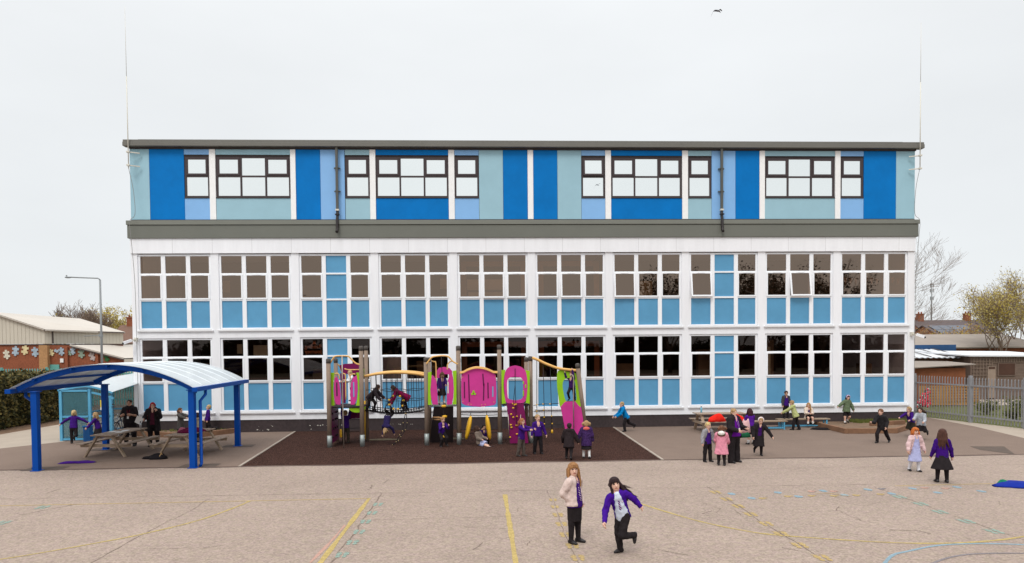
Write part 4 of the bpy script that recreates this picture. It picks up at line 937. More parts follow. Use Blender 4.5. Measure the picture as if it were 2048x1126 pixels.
# lower wing: brick front with a raking roof
la, lb = at(146,690,Y0+.2), at(248,716,Y0+.2)
b = MB(); xL = at(97,688,Y0+.2)[0]; b.add([(xL,Y0+.2,0),(lb[0],Y0+.2,0),(lb[0],Y0+.2,lb[1]-.05),(la[0],Y0+.2,la[1]-.05),(xL,Y0+.2,4.06)], [(0,1,2,3,4)]); b.build('brick_wall', m_brick, gym)
P = [(la[0]-.1,Y0-.05,la[1]+.0),(lb[0]+.1,Y0-.05,lb[1]-.02),(lb[0]+1.6,Y0+6,lb[1]+.1),(X1+.6,Y0+7.5,4.12)]
b = MB(); b.add(P, [(0,1,2,3)]); b.add([(q[0],q[1],q[2]-.1) for q in P], [(3,2,1,0)]); b.bar(P[0],P[1],.08,.12); b.build('wing_roof', m_mroof, gym)
b = MB(); b.bar((P[0][0],P[0][1]-.01,P[0][2]-.12),(P[1][0],P[1][1]-.01,P[1][2]-.12),.06,.1); b.build('wing_trim', m_dtrim, gym)
for px, wpx in ((133,5),(194,3)):
    x = at(px,700,Y0+.1)[0]; b = MB(); b.box(x-.12,x+.12,Y0+.02,Y0+.19,0,3.9 if px < 150 else 3.35); b.build('brick_pier', m_brick, gym)
JM = {'c':mat('mural cream', (226,220,200), .7, .25, 2.2, k=.85),'b':mat('mural pale blue', (172,190,204), .7, .28, 2.4, k=.85),'y':mat('mural yellow', (222,206,160), .7, .2, 2, k=.85),
      'g':mat('mural green', (150,168,150), .7, .35, 2.6, k=.8),'w':mat('mural grey', (190,176,172), .7, .3, 2.6, k=.85),'d':mat('mural dark green', (60,120,70), .7, .3, 2, k=.8)}
def jig(px, py, s, k, rot):
    x, z = at(px,py,Y0-.05); pts = []
    for side in range(4):
        a = side*math.pi/2; seq = [(-.5,.5),(-.14,.5),(-.19,.66),(-.1,.78),(.1,.78),(.19,.66),(.14,.5)] if side % 2 == 0 else [(-.5,.5),(-.12,.5),(-.18,.36),(-.08,.26),(.08,.26),(.18,.36),(.12,.5)]
        for u, v in seq: pts.append((u*math.cos(-a)-v*math.sin(-a), u*math.sin(-a)+v*math.cos(-a)))
    c, s_ = math.cos(rot), math.sin(rot); P = [((u*c-v*s_)*s,(u*s_+v*c)*s) for u, v in pts]
    yy = Y0-.06 if px < 96 else Y0+.12
    b = MB(); b.prism(P, (x,yy,z), (1,0,0), (0,0,1), (0,.04,0)); b.build('mural_piece', JM[k], gym)
for q in ((13,709,.52,'c',.15),(31,702,.55,'b',-.1),(50,700,.55,'y',-.2),(70,704,.55,'b',.1),(100,705,.4,'y',.3),(110,702,.26,'b',1.2),(120,703,.46,'b',.1),(137,706,.3,'g',.4),(143,702,.42,'b',0),(160,707,.52,'g',.1),(182,713,.5,'w',.4),(211,716,.42,'d',.2)): jig(*q)
b = MB(); x, z = at(107,735,Y0); b.box(x-.4,x+.4,Y0+.1,Y0+.18,.0,z+.25); b.build('door', m_grn, gym)
b = MB(); x, z = at(122,721,Y0); b.box(x-.14,x+.14,Y0+.1,Y0+.18,z-.17,z+.17); b.build('notice', m_ppr, gym)
# house behind the hall
def house(loc, w_, d, hw, hr, wallm, roofm, label, chim=None, rot=0., wins=()):
    e = empty('house', (0,0,0), label, 'house', 'houses behind the school')
    b = MB(); b.box(-w_/2,w_/2,-d/2,d/2,0,hw); b.add([(-w_/2,-d/2,hw),(-w_/2,d/2,hw),(-w_/2,0,hr)], [(0,1,2)]); b.add([(w_/2,-d/2,hw),(w_/2,d/2,hw),(w_/2,0,hr)], [(0,2,1)]); b.build('wall', wallm, e)
    b = MB()
    for s in (-1,1): b.bar((0,s*(d/2+.25)/2,(hw+hr)/2-.02),(0,s*(d/2+.25)/2+.001*s,(hw+hr)/2-.02),.1,.1) if False else b.add([(-w_/2-.2,s*(d/2+.3),hw-.12),(w_/2+.2,s*(d/2+.3),hw-.12),(w_/2+.2,0,hr+.08),(-w_/2-.2,0,hr+.08),(-w_/2-.2,s*(d/2+.3),hw-.24),(w_/2+.2,s*(d/2+.3),hw-.24),(w_/2+.2,0,hr-.06),(-w_/2-.2,0,hr-.06)], [(0,1,2,3),(7,6,5,4),(0,4,5,1),(1,5,6,2),(3,7,4,0)])
    rf = b.build('roof', roofm, e)
    for cx in (chim or ()):
        b = MB(); b.box(cx-.45,cx+.45,-.35,.35,hr-.7,hr+1.0); b.box(cx-.52,cx+.52,-.42,.42,hr+1.001,hr+1.15)
        for k in (-.22,.22): b.tube([(cx+k,0,hr+1.15),(cx+k,0,hr+1.45)],.12,8)
        b.build('chimney', m_brick, rf)
    for x0, x1, z0, z1 in wins:
        b = MB(); b.box(x0,x1,-d/2-.04,-d/2+.02,z0,z1); f = b.build('window', m_upvc, e)
        b = MB(); b.box(x0+.1,x1-.1,-d/2-.06,-d/2-.045,z0+.1,(z0+z1)/2-.04); b.box(x0+.1,x1-.1,-d/2-.06,-d/2-.045,(z0+z1)/2+.04,z1-.1); b.build('pane', m_roomd, f)
    e.location = loc; e.rotation_euler = (0,0,rot); return e
house((-29.8,66,0),9.5,8,4.7,7.0,mat('cream render', (214,204,190), .8, .06, 1, k=.8),m_tiles,'cream house with a brown tiled roof between the sports hall and the school',(-3.6,),R(2),((-.4,1.2,3.3,4.3),(2.2,3.6,3.3,4.3)))
# lamp post
lp = empty('street_lamp', (-4.66,6,0), 'tall grey street lamp with a long arm left of the school', 'street lamp')
m_lp = mat('grey lamp paint', (150,154,156), .5, .06, 2, k=.8)
b = MB(); b.tube([(-4.66,6,0),(-4.66,6,1.4)], .085, 10); b.tube([(-4.66,6,1.4),(-4.65,6,7.02)], [.06,.045], 10); b.tube([(-4.65,6,7.02),(-4.75,6,7.1),(-5.7,6,7.14),(-6.1,6,7.16)], .03, 8); b.build('post', m_lp, lp)
b = MB(); b.sphere((-6.2,6,7.15), (.17,.09,.045)); b.box(-6.3,-6.25,5.98,6.02,7.18,7.26); b.build('lamp_head', m_lp, lp)
b = MB(); b.tube([(-4.66,6,4.25),(-4.8,6,4.25),(-5.5,6,4.22)], .02, 6); b.box(-4.76,-4.6,5.93,6.07,4.17,4.33); b.build('side_arm', m_lp, lp)
# teal fence with posts, and the hedge in front of it
fe = empty('palisade_fence', (-14,14,0), 'pale teal palisade fence behind the dark hedge', 'fence')
b = MB()
for i in range(130):
    x = -25+.16*i; b.box(x-.035,x+.035,14.9,14.93,.1,2.42)
b.build('pale_panel', m_grn, fe)
b = MB(); b.box(-25,-4.3,14.94,14.98,2.0,2.08); b.box(-25,-4.3,14.94,14.98,.4,.48); b.build('rail', m_grn, fe)
for i in range(8):
    b = MB(); b.box(-24+2.75*i-.06,-24+2.75*i+.06,14.99,15.09,0,2.5); b.build('post', m_grn, fe)
m_twig = mat('twig bark', (150,128,112), .9, .2, 3, k=.7)
m_bark = mat('tree bark', (110,92,80), .9, .25, 3, .4, 12, k=.55)
def leaves(bm, pts, n, size, spread, seed, nm=1, flat=.5):
    rs = random.Random(seed)
    for _ in range(n):
        p = pts[rs.randrange(len(pts))]; c = Vector((p[0]+rs.gauss(0,spread),p[1]+rs.gauss(0,spread),p[2]+rs.gauss(0,spread*.8)))
        a = Vector((rs.gauss(0,1),rs.gauss(0,1),rs.gauss(0,flat))).normalized(); u = a.cross(Vector((rs.gauss(0,1),rs.gauss(0,1),rs.gauss(0,1)))).normalized(); s = size*rs.uniform(.6,1.4)
        bm.cur = rs.randrange(nm); bm.add([c-a*s, c+u*s*.5, c+a*s, c-u*s*.5], [(0,1,2,3)])
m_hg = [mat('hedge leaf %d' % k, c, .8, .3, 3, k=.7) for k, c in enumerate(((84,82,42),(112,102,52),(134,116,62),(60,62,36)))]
hd = empty('hedge', (-12,3,0), 'dense dark green hedge along the left path', 'hedge')
ha, hb = Vector((-7.42,2.0,0)), Vector((-7.2,7.6,0)); rs_ = random.Random(4)
def hedge_run(p, q, th, h, n, seed):
    pts = []; rs = random.Random(seed); d = (q-p); L = d.length; d.normalize(); nn = Vector((-d.y,d.x,0))
    for _ in range(n):
        t, s = rs.uniform(0,L), rs.uniform(0,th); z = rs.uniform(.05,h)
        k = rs.random(); bulge = .16*math.sin(t*2.1)+.1*math.sin(t*5.3+z*3)
        if k < .5: s = bulge+rs.gauss(0,.06)
        elif k < .85: z = h+.08*math.sin(t*3.1)+.05*math.sin(t*7+s*4)+rs.gauss(0,.05)
        else: t = L if rs.random() < .5 else 0
        pts.append(p+d*t+nn*s+Vector((0,0,z)))
    return pts
b = MB(); H1 = hedge_run(Vector((-7.3,-3.0,0)), Vector((-7.1,9,0)), 3.2, 2.3, 9000, 3)
leaves(b, H1, 26000, .075, .04, 9, 4, 1.0); b.build('foliage', m_hg, hd)
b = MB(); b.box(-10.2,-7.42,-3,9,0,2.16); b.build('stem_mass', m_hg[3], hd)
# trees
def branch(bm, p, d, L, r, lev, maxl, rs, tips, up=.12, spread=.55, nb=3, seg=4, droop=0., minr=.006):
    pts = [p]; c = Vector(p); dd = Vector(d); rr = [r]
    for i in range(seg):
        dd = (dd+Vector((rs.gauss(0,.13),rs.gauss(0,.13),rs.gauss(0,.09)+up*.35-droop*lev*.04))).normalized(); c = c+dd*L/seg; pts.append(c.copy()); rr.append(max(minr, r*(1-.6*(i+1)/seg)))
        if lev >= maxl-2: tips.append(c.copy())
    bm.tube(pts, rr, 7 if lev == 0 else 4 if lev < 3 else 3, False)
    if lev >= maxl: return
    for k in range(nb+(1 if lev == 0 else 0)):
        i = rs.randint(max(1, seg//2), seg) if lev else rs.randint(seg//2, seg); ax = Vector((rs.gauss(0,1),rs.gauss(0,1),rs.gauss(0,.5))).normalized()
        nd = (dd*(1-spread*.4)+ax*spread+Vector((0,0,up))).normalized()
        branch(bm, pts[i], nd, L*rs.uniform(.58,.8), max(minr, rr[i]*.68), lev+1, maxl, rs, tips, up, spread, nb, seg, droop, minr)
    branch(bm, pts[-1], dd, L*.72, max(minr, rr[-1]*.95), lev+1, maxl, rs, tips, up, spread, nb, seg, droop, minr)
def tree(x, y, H, label, seed, lm=None, nl=0, ls=.1, sp=.25, maxl=4, nb=3, spread=.6, up=.15, group=None, r=.16, trunk=.3, name='tree', lean=(0,0), z=0, minr=.008):
    e = empty(name, (x,y,z), label, 'tree', group); rs = random.Random(seed); tips = []
    b = MB(); t0 = Vector((x,y,z)); t1 = Vector((x+lean[0]*.4,y+lean[1]*.4,z+H*trunk)); b.tube([t0, (t0+t1)/2+Vector((.05,.03,0)), t1], [r*1.3,r*1.05,r], 10); b.build('trunk', m_bark, e)
    b = MB()
    for k in range(nb+2):
        a = 6.28*k/(nb+2)+rs.uniform(-.4,.4); d = Vector((math.cos(a)*spread+lean[0],math.sin(a)*spread+lean[1],1)).normalized()
        branch(b, t1-Vector((0,0,H*trunk*.25*rs.random())), d, H*.3, r*.6, 1, maxl, rs, tips, up, spread, nb, 4, 0, minr)
    cr = b.build('crown', m_twig, e)
    if lm:
        b = MB(); leaves(b, tips, nl, ls, sp, seed+1, len(lm)); b.build('foliage', lm, cr)
    return e
L_ol = [mat('olive leaf %d' % k, c, .8, .25, 3, k=.95, trans=.45) for k, c in enumerate(((206,186,96),(186,166,82),(216,200,128),(166,146,78)))]
L_or = [mat('russet leaf %d' % k, c, .8, .25, 3, k=.95, trans=.45) for k, c in enumerate(((186,146,88),(166,130,80),(198,164,108)))]
for i, (px, Y, H, sd_, lab, lm, nl) in enumerate((
  (106,62,8.6,11,'small pale budding tree left of the others beyond the sports hall roof',L_ol,900),(168,70,10.2,12,'bare grey brown tree beyond the middle of the sports hall roof',None,0),
  (195,72,9.8,13,'bare twiggy tree just left of the brick chimney',None,0),(232,84,9.2,14,'olive leafed tree above the brown tiled roof',L_ol,3200),(256,80,11.6,15,'taller olive tree touching the left edge of the school',L_ol,4200))):
    x = at(px,700,Y)[0]; tree(x, Y, H, lab, sd_, lm, nl, .16, .4, 4 if lm else 5, 3, .62, .16, 'trees beyond the sports hall', .16, .25, minr=.02)
# ------------------------------------------------------------------ background: right
pf = empty('palisade_fence', (35.5,0,0), 'grey steel palisade fence right of the school', 'fence')
m_gf = mat('galvanised fence', (160,160,164), .5, .1, 4, k=.78, metal=.1)
FP = [Vector(q) for q in ((34.7,6.3,0),(35.1,3.0,0),(35.68,0,0),(36.15,-2.45,0),(36.75,-5.2,0),(37.4,-8.0,0))]
for k in range(len(FP)-1):
    p, q = FP[k], FP[k+1]; L = (q-p).length; d = (q-p)/L; n = int(L/.15); nn = Vector((d.y,-d.x,0)); b = MB()
    for i in range(n):
        c = p+d*(.13+(L-.2)*i/(n-.5)); w_ = d*.026; z = 1.93
        f = nn*.0
        b.add([c-w_+Vector((0,0,.06)),c+nn*-.018+Vector((0,0,.06)),c+w_+Vector((0,0,.06)),c-w_+Vector((0,0,z)),c+nn*-.018+Vector((0,0,z+.05)),c+w_+Vector((0,0,z)),
               c+nn*.004-w_+Vector((0,0,.06)),c+nn*.004+w_+Vector((0,0,.06)),c+nn*.004-w_+Vector((0,0,z)),c+nn*.004+w_+Vector((0,0,z))],
              [(0,1,4,3),(1,2,5,4),(6,8,9,7),(0,3,8,6),(2,7,9,5),(3,4,5,9,8)])
    b.build('pale_panel', m_gf, pf)
    b = MB()
    for z in (.3,1.62): b.bar(p+nn*.04+Vector((0,0,z)), q+nn*.04+Vector((0,0,z)), .04, .06)
    b.build('rail', m_gf, pf)
for p in FP:
    b = MB(); b.box(p.x-.06,p.x+.06,p.y-.06,p.y+.06,0,2.05); b.build('post', m_gf, pf, .006)
m_wb = mat('brown boarding', (126,84,62), .85, .2, 3, .3, 14, k=.65, stretch=(1,1,7))
m_ob = mat('orange brown boarding', (152,94,62), .85, .18, 3, .3, 14, k=.68)
m_gw = mat('grey brown timber', (136,116,104), .9, .2, 3, .4, 14, k=.65)
m_wr = mat('white flat roof', (226,228,232), .6, .05, .6, k=.85)
m_gr = mat('grey felt roof', (168,156,146), .85, .1, .8, k=.7)
sh = empty('timber_shed', (46,13,0), 'grey brown timber shed with a trellis front and dark window behind the right fence', 'shed')
b = MB(); b.box(44.45,50,12,15,0,2.66)
b.build('wall', m_gw, sh)
b = MB()
for i in range(13): b.box(44.5,50,11.985,11.998,.12+.2*i,.135+.2*i)
for i in range(7): b.box(44.6+.2*i,44.625+.2*i,11.94,11.98,1.2,2.55)
for i in range(6): b.box(44.55,45.75,11.94,11.98,1.25+.22*i,1.275+.22*i)
for i in range(14): b.box(45.9+.16*i,45.92+.16*i,11.94,11.98,2.28,2.6)
for z in (2.28,2.44,2.6): b.box(45.85,48.1,11.94,11.98,z,z+.02)
b.build('trellis', mat('pale trellis', (160,140,124), .85, .15, 4, k=.7), sh)
b = MB(); b.box(45.5,46.0,11.93,11.99,.1,2.05); d_ = b.build('door', mat('bleached door', (170,150,134), .85, .12, 3, k=.7), sh)
b = MB(); b.box(45.55,45.95,11.915,11.929,1.9,2.02); b.build('door_pane', m_roomd, d_)
b = MB(); b.box(46.15,47.3,11.94,11.99,1.45,2.3); wn = b.build('window', m_gw, sh)
b = MB(); b.box(46.22,47.22,11.92,11.939,1.52,2.23); b.build('pane', m_roomd, wn)
b = MB(); P = [(44.2,11.8,2.68),(50.4,11.8,2.60),(50.4,16.5,2.85),(43.0,16.5,2.98)]; b.add(P+[(q[0],q[1],q[2]+.08) for q in P], [(3,2,1,0),(4,5,6,7),(0,1,5,4),(1,2,6,5),(2,3,7,6),(3,0,4,7)]); b.build('roof', m_wr, sh)
co = empty('covered_shelter', (42,14,0), 'low brown boarded classroom shelter with a white corrugated roof, left of the shed', 'shelter')
b = MB(); b.box(40,44.3,13.4,13.6,0,2.55); b.build('wall', m_wb, co)
b = MB(); vs = []; n = 60
for i in range(n+1):
    x = 39.2+5.1*i/n; w_ = .022*math.sin(i*1.5); vs += [(x,12.6,2.62+w_),(x+.9,16.8,3.12+w_)]
b.add(vs, [(2*i,2*i+2,2*i+3,2*i+1) for i in range(n)]); b.add([(v[0],v[1],v[2]-.05) for v in vs], [(2*i,2*i+1,2*i+3,2*i+2) for i in range(n)]); b.build('roof', m_wr, co)
b = MB(); b.box(39.5,47,16.9,17.05,2.7,3.42); b.build('blue_fascia', mat('blue fascia', (40,92,146), .5, .25, 1.2, k=.6), co)
b = MB()
for i in range(5): b.bar((40.4+1.05*i,12.8,2.68),(41.0+1.05*i,16.7,3.17),.05,.03)
b.build('roof_strip', m_dtrim, co)
st = empty('timber_store', (41,10.5,0), 'orange brown timber store with a shallow lean roof behind the fence', 'shed')
b = MB(); b.box(37.9,42.9,10.3,12.2,0,2.03); b.build('wall', m_ob, st)
b = MB(); P = [(37.5,10.0,1.95),(43.3,10.0,2.22),(43.3,12.5,2.34),(37.5,12.5,2.45)]; b.add(P+[(q[0],q[1],q[2]+.05) for q in P], [(3,2,1,0),(4,5,6,7),(0,1,5,4),(1,2,6,5),(2,3,7,6),(3,0,4,7)]); b.build('roof', m_gr, st)
tl = empty('trellis_screen', (40.6,8,0), 'yellow brown square trellis planter screen behind the right fence', 'screen')
m_tr = mat('yellow timber', (196,146,82), .85, .15, 4, k=.72)
for x0, x1 in ((38.6,40.55),(40.62,42.0)):
    b = MB()
    for i in range(int((x1-x0)/.17)+1): b.box(x0+.17*i,x0+.17*i+.075,7.98,8.0,.25,1.08)
    for i in range(6): b.box(x0,x1+.05,8.0,8.02,.28+.155*i,.36+.155*i)
    b.build('trellis_panel', m_tr, tl)
b = MB(); b.box(38.55,42.1,8.03,8.4,.05,.3); b.build('trough', m_tr, tl)
pp = empty('poppy_display', (36.5,4.4,0), 'triangular display of red paper poppies behind the fence beside the school corner', 'display')
b = MB(); b.prism([(-.45,.28),(.42,.28),(.36,1.38)], (36.45,4.5,0), (1,0,0), (0,0,1), (0,.04,0)); b.build('board', m_gw, pp)
b = MB()
for _ in range(58):
    u, v = random.random(), random.random()
    if u+v > 1: u, v = 1-u, 1-v
    x, z = 36.45-.45+.87*u+.81*v, .3+1.08*v
    b.cur = 0 if random.random() < .72 else 1; r = .085 if b.cur == 0 else .04; b.sphere((x,4.45,z), (r,.04,r), 8, 4)
b.build('poppies', [mat('poppy red', (214,54,72), .7, .15, 6, k=.95), m_cream], pp)
def shrub(x, y, h, rad, lm, label, seed, n=900, name='shrub', ls=.05):
    e = empty(name, (x,y,0), label, 'shrub', 'low plants behind the right fence'); rs = random.Random(seed); pts = []
    b = MB()
    for _ in range(9):
        a = rs.uniform(0,6.28); q = Vector((x+rad*math.cos(a)*rs.random(),y+rad*math.sin(a)*rs.random(),h*rs.uniform(.6,1))); b.tube([(x,y,0),(Vector((x,y,0))+q)/2+Vector((0,0,.05)),q],.008,4,False)
        for t in (.5,.7,.9,1): pts.append(Vector((x,y,0)).lerp(q,t))
    b.build('stems', m_twig, e); b = MB(); leaves(b, pts, n, ls, rad*.28, seed, len(lm)); b.build('foliage', lm, e)
L_gr = [mat('spring leaf %d' % k, c, .8, .25, 3, k=.55, trans=.3) for k, c in enumerate(((130,134,62),(108,116,52),(150,148,80)))]
for i, (x, y, h, r_) in enumerate(((39.0,3.4,.6,.5),(40.6,3.2,.7,.6),(42.2,2.6,.75,.6),(38.4,1.0,.45,.4),(40.3,.4,.5,.45),(42.6,-.4,.55,.5))):
    shrub(x, y, h, r_, L_gr, ('low leafy plant on the grass behind the fence, in front of the trellis screen','low leafy plant close behind the fence, on the lawn')[i > 2], 50+i)
b = MB()
for i, (x, y) in enumerate(((40.2,-.9),(41.0,1.6),(42.6,.6))):
    e = empty('planter_tub', (x,y,0), 'dark planter tub on the lawn behind the fence', 'planter', 'dark tubs behind the fence')
    q = MB(); q.tube([(x,y,0),(x,y,.38),(x,y,.42),(x,y,.40),(x,y,.33)], [.22,.3,.32,.26,.25], 16); q.build('tub', mat('dark tub', (52,54,62), .6, .1, 3, k=.8), e)
    q = MB(); leaves(q, [Vector((x+random.uniform(-.2,.2),y+random.uniform(-.2,.2),.45)) for _ in range(12)], 180, .05, .07, 90+i, 3); q.build('foliage', L_gr, e)
pav = MB(); pav.poly([(40.5,8,0),(48,8,0),(48,12,0),(40.5,12,0)]); o = pav.build('paving', m_conc); o['kind'] = 'structure'; o.location.z = .004
# long low block and houses
lb_ = empty('low_building', (52,26,0), 'long low building with a grey felt roof behind the white shelter roof', 'building')
b = MB(); b.box(46.5,60,25,32,0,3.1); b.build('wall', m_brick, lb_)
b = MB(); P = [(46,24.6,3.12),(60.4,24.6,3.12),(60.4,30,4.25),(46,30,4.25)]; b.add(P+[(q[0],q[1],q[2]+.1) for q in P], [(3,2,1,0),(4,5,6,7),(0,1,5,4),(1,2,6,5),(2,3,7,6),(3,0,4,7)]); b.build('roof', m_gr, lb_)
m_slate = mat('grey slate', (104,92,92), .8, .12, 2, .3, 9, k=.7)
def hx(px, Y): return at(px,700,Y)[0]
h1 = house((hx(1908,70),72,0),7.0,8,4.7,6.35,m_brick,m_slate,'brick house with dark solar panels on its slate roof',(),R(2))
b = MB()
sl_ = (6.35-4.7)/4.0
for i in range(4):
    for j in range(2):
        x0, x1 = -3.1+1.5*i, -3.1+1.5*i+1.42; y0, y1 = -3.75+1.7*j, -3.75+1.7*j+1.62
        def zz(y): return 6.35+.16+sl_*y+.02
        b.add([(x0,y0,zz(y0)),(x1,y0,zz(y0)),(x1,y1,zz(y1)),(x0,y1,zz(y1))], [(0,1,2,3)])
o = b.build('solar_panel', mat('solar panel', (70,74,88), .2, .1, 2, k=.8, spec=.6)); o.parent = h1
house((hx(1968,72),80,0),12,8,5.0,7.4,m_brick,m_slate,'brick house with a tall chimney behind the spring tree',(-4.7,3.0),R(-2),((-2,-.6,3.2,4.4),(1,2.4,3.2,4.4)))
house((hx(1836,76),82,0),9,8,4.8,6.9,m_brick,m_tiles,'brick house with a brown roof half hidden by the school corner',(1.5,4.1),R(3),((-3,-1.4,3,4.2),(1,2.6,3,4.2)))
tree(39.7,16.5,10.6,'large bare tree reaching out from behind the right end of the school',21,None,0,.1,.2,6,3,.60,.14,None,.17,.22,minr=.0055)
x = hx(2000,24); tree(x,24,8.0,'broad spring tree with small olive leaves above the shed',31,L_ol,5200,.075,.2,5,3,.62,.14,None,.15,.22,minr=.01)
x = hx(2062,27); tree(x,27,9.6,'taller olive tree cut off by the right edge of the photo',33,L_ol,4600,.08,.22,5,3,.62,.14,None,.17,.22,minr=.01)
x = hx(1868,46); tree(x,46,5.9,'russet budding tree in front of the solar panel house',35,L_or,2600,.09,.26,5,3,.7,.08,None,.12,.2,minr=.014)
x = hx(1935,40); tree(x,40,6.0,'rounded russet bush tree beside the brick chimney',37,L_or+L_ol[:1],4200,.09,.28,5,3,.7,.08,None,.12,.16,minr=.014)
# telecom mast far away
tm_ = empty('telecom_mast', (134.5,150,0), 'slim grey telecom mast seen through the bare tree', 'mast')
b = MB(); b.tube([(134.5,150,0),(134.5,150,14),(134.5,150,20.8)], [.25,.16,.08], 8); b.build('pole', m_lp, tm_)
b = MB()
for z in (15.5,17.5,19): 
    for s in (-.5,.5): b.box(134.5+s*.7-.1,134.5+s*.7+.1,149.8,150,z,z+.9)
b.build('antenna', m_lp, tm_)
# tree belt behind the camera, seen only as reflections in the glass
DK = [mat('shade leaf %d' % k, c, .9, .3, 3, k=.4) for k, c in enumerate(((58,60,34),(76,70,42),(48,46,30)))]
b = MB(); pts = []
rs_ = random.Random(77)
for i in range(260):
    x = -60+rs_.random()*150; h = 4.2+1.4*math.sin(x*.21)+.8*math.sin(x*.53); pts += [Vector((x,-78+rs_.uniform(-2,2),z)) for z in np.arange(.3,h,.8)]
leaves(b, pts, 16000, .5, .6, 78, 3, 1.0); b.box(-70,100,-82,-80,0,3.6); o = b.build('tree_belt', DK); tag(o, 'far dark belt of trees across the field, seen only as a reflection in the windows', 'trees', None, 'stuff')
for x, y, h, sd_, lab in ((39.4,-62,15.5,41,'tree reflected darkly in the first floor windows of the seventh and eighth bays'),(49.0,-62,15,43,'bushy tree reflected in the first floor windows right of the blue eighth bay'),
   (54.5,-64,14.5,45,'second bushy tree reflected in the first floor windows, ninth bay, left half'),(60.5,-62,15.5,47,'bare topped tree reflected in the first floor windows, ninth bay, right half'),(-8.5,-62,10.5,49,'small tree reflected in the first floor windows left of the blue third bay')):
    tree(x, y, h, lab, sd_, DK, 2600, .2, .45, 4, 3, .5, .2, 'trees behind the camera', .2, .2, minr=.03)
# the gull
gu = empty('gull', (21.03,-10,12.73), 'dark gull gliding in the sky above the school', 'bird')
gu.scale = (.8,.8,.8)
b = MB(); b.smooth = True; c = Vector((21.03,-10,12.73))
b.tube([c+Vector(q) for q in ((.12,.02,-.05),(.06,.0,-.015),(0,0,.0),(-.07,0,.012),(-.11,0,.02))], [.006,.022,.032,.026,.008], 8); b.build('body', mat('gull grey', (112,112,118), .8, .1, 6), gu)
for s, P in ((-1,[(-.02,0,0),(-.12,-.04,-.02),(-.17,-.06,-.05),(-.23,-.08,-.17),(-.25,-.09,-.23)]),(1,[(.02,0,.0),(.09,.05,.06),(.13,.07,.075),(.18,.1,.055),(.2,.1,.04)])):
    b = MB(); vs = []
    for k, q in enumerate(P):
        w_ = (.055,.05,.042,.028,.006)[k]; vs += [c+Vector(q)+Vector((0,w_,0)), c+Vector(q)-Vector((0,w_,0)), c+Vector(q)+Vector((0,0,.012*(1-k/5)))]
    b.add(vs, [f for k in range(4) for f in ((3*k,3*k+2,3*k+5,3*k+3),(3*k+2,3*k+1,3*k+4,3*k+5),(3*k+1,3*k,3*k+3,3*k+4))]); b.build('wing', mat('gull wing', (84,82,90), .8, .1, 6), gu)
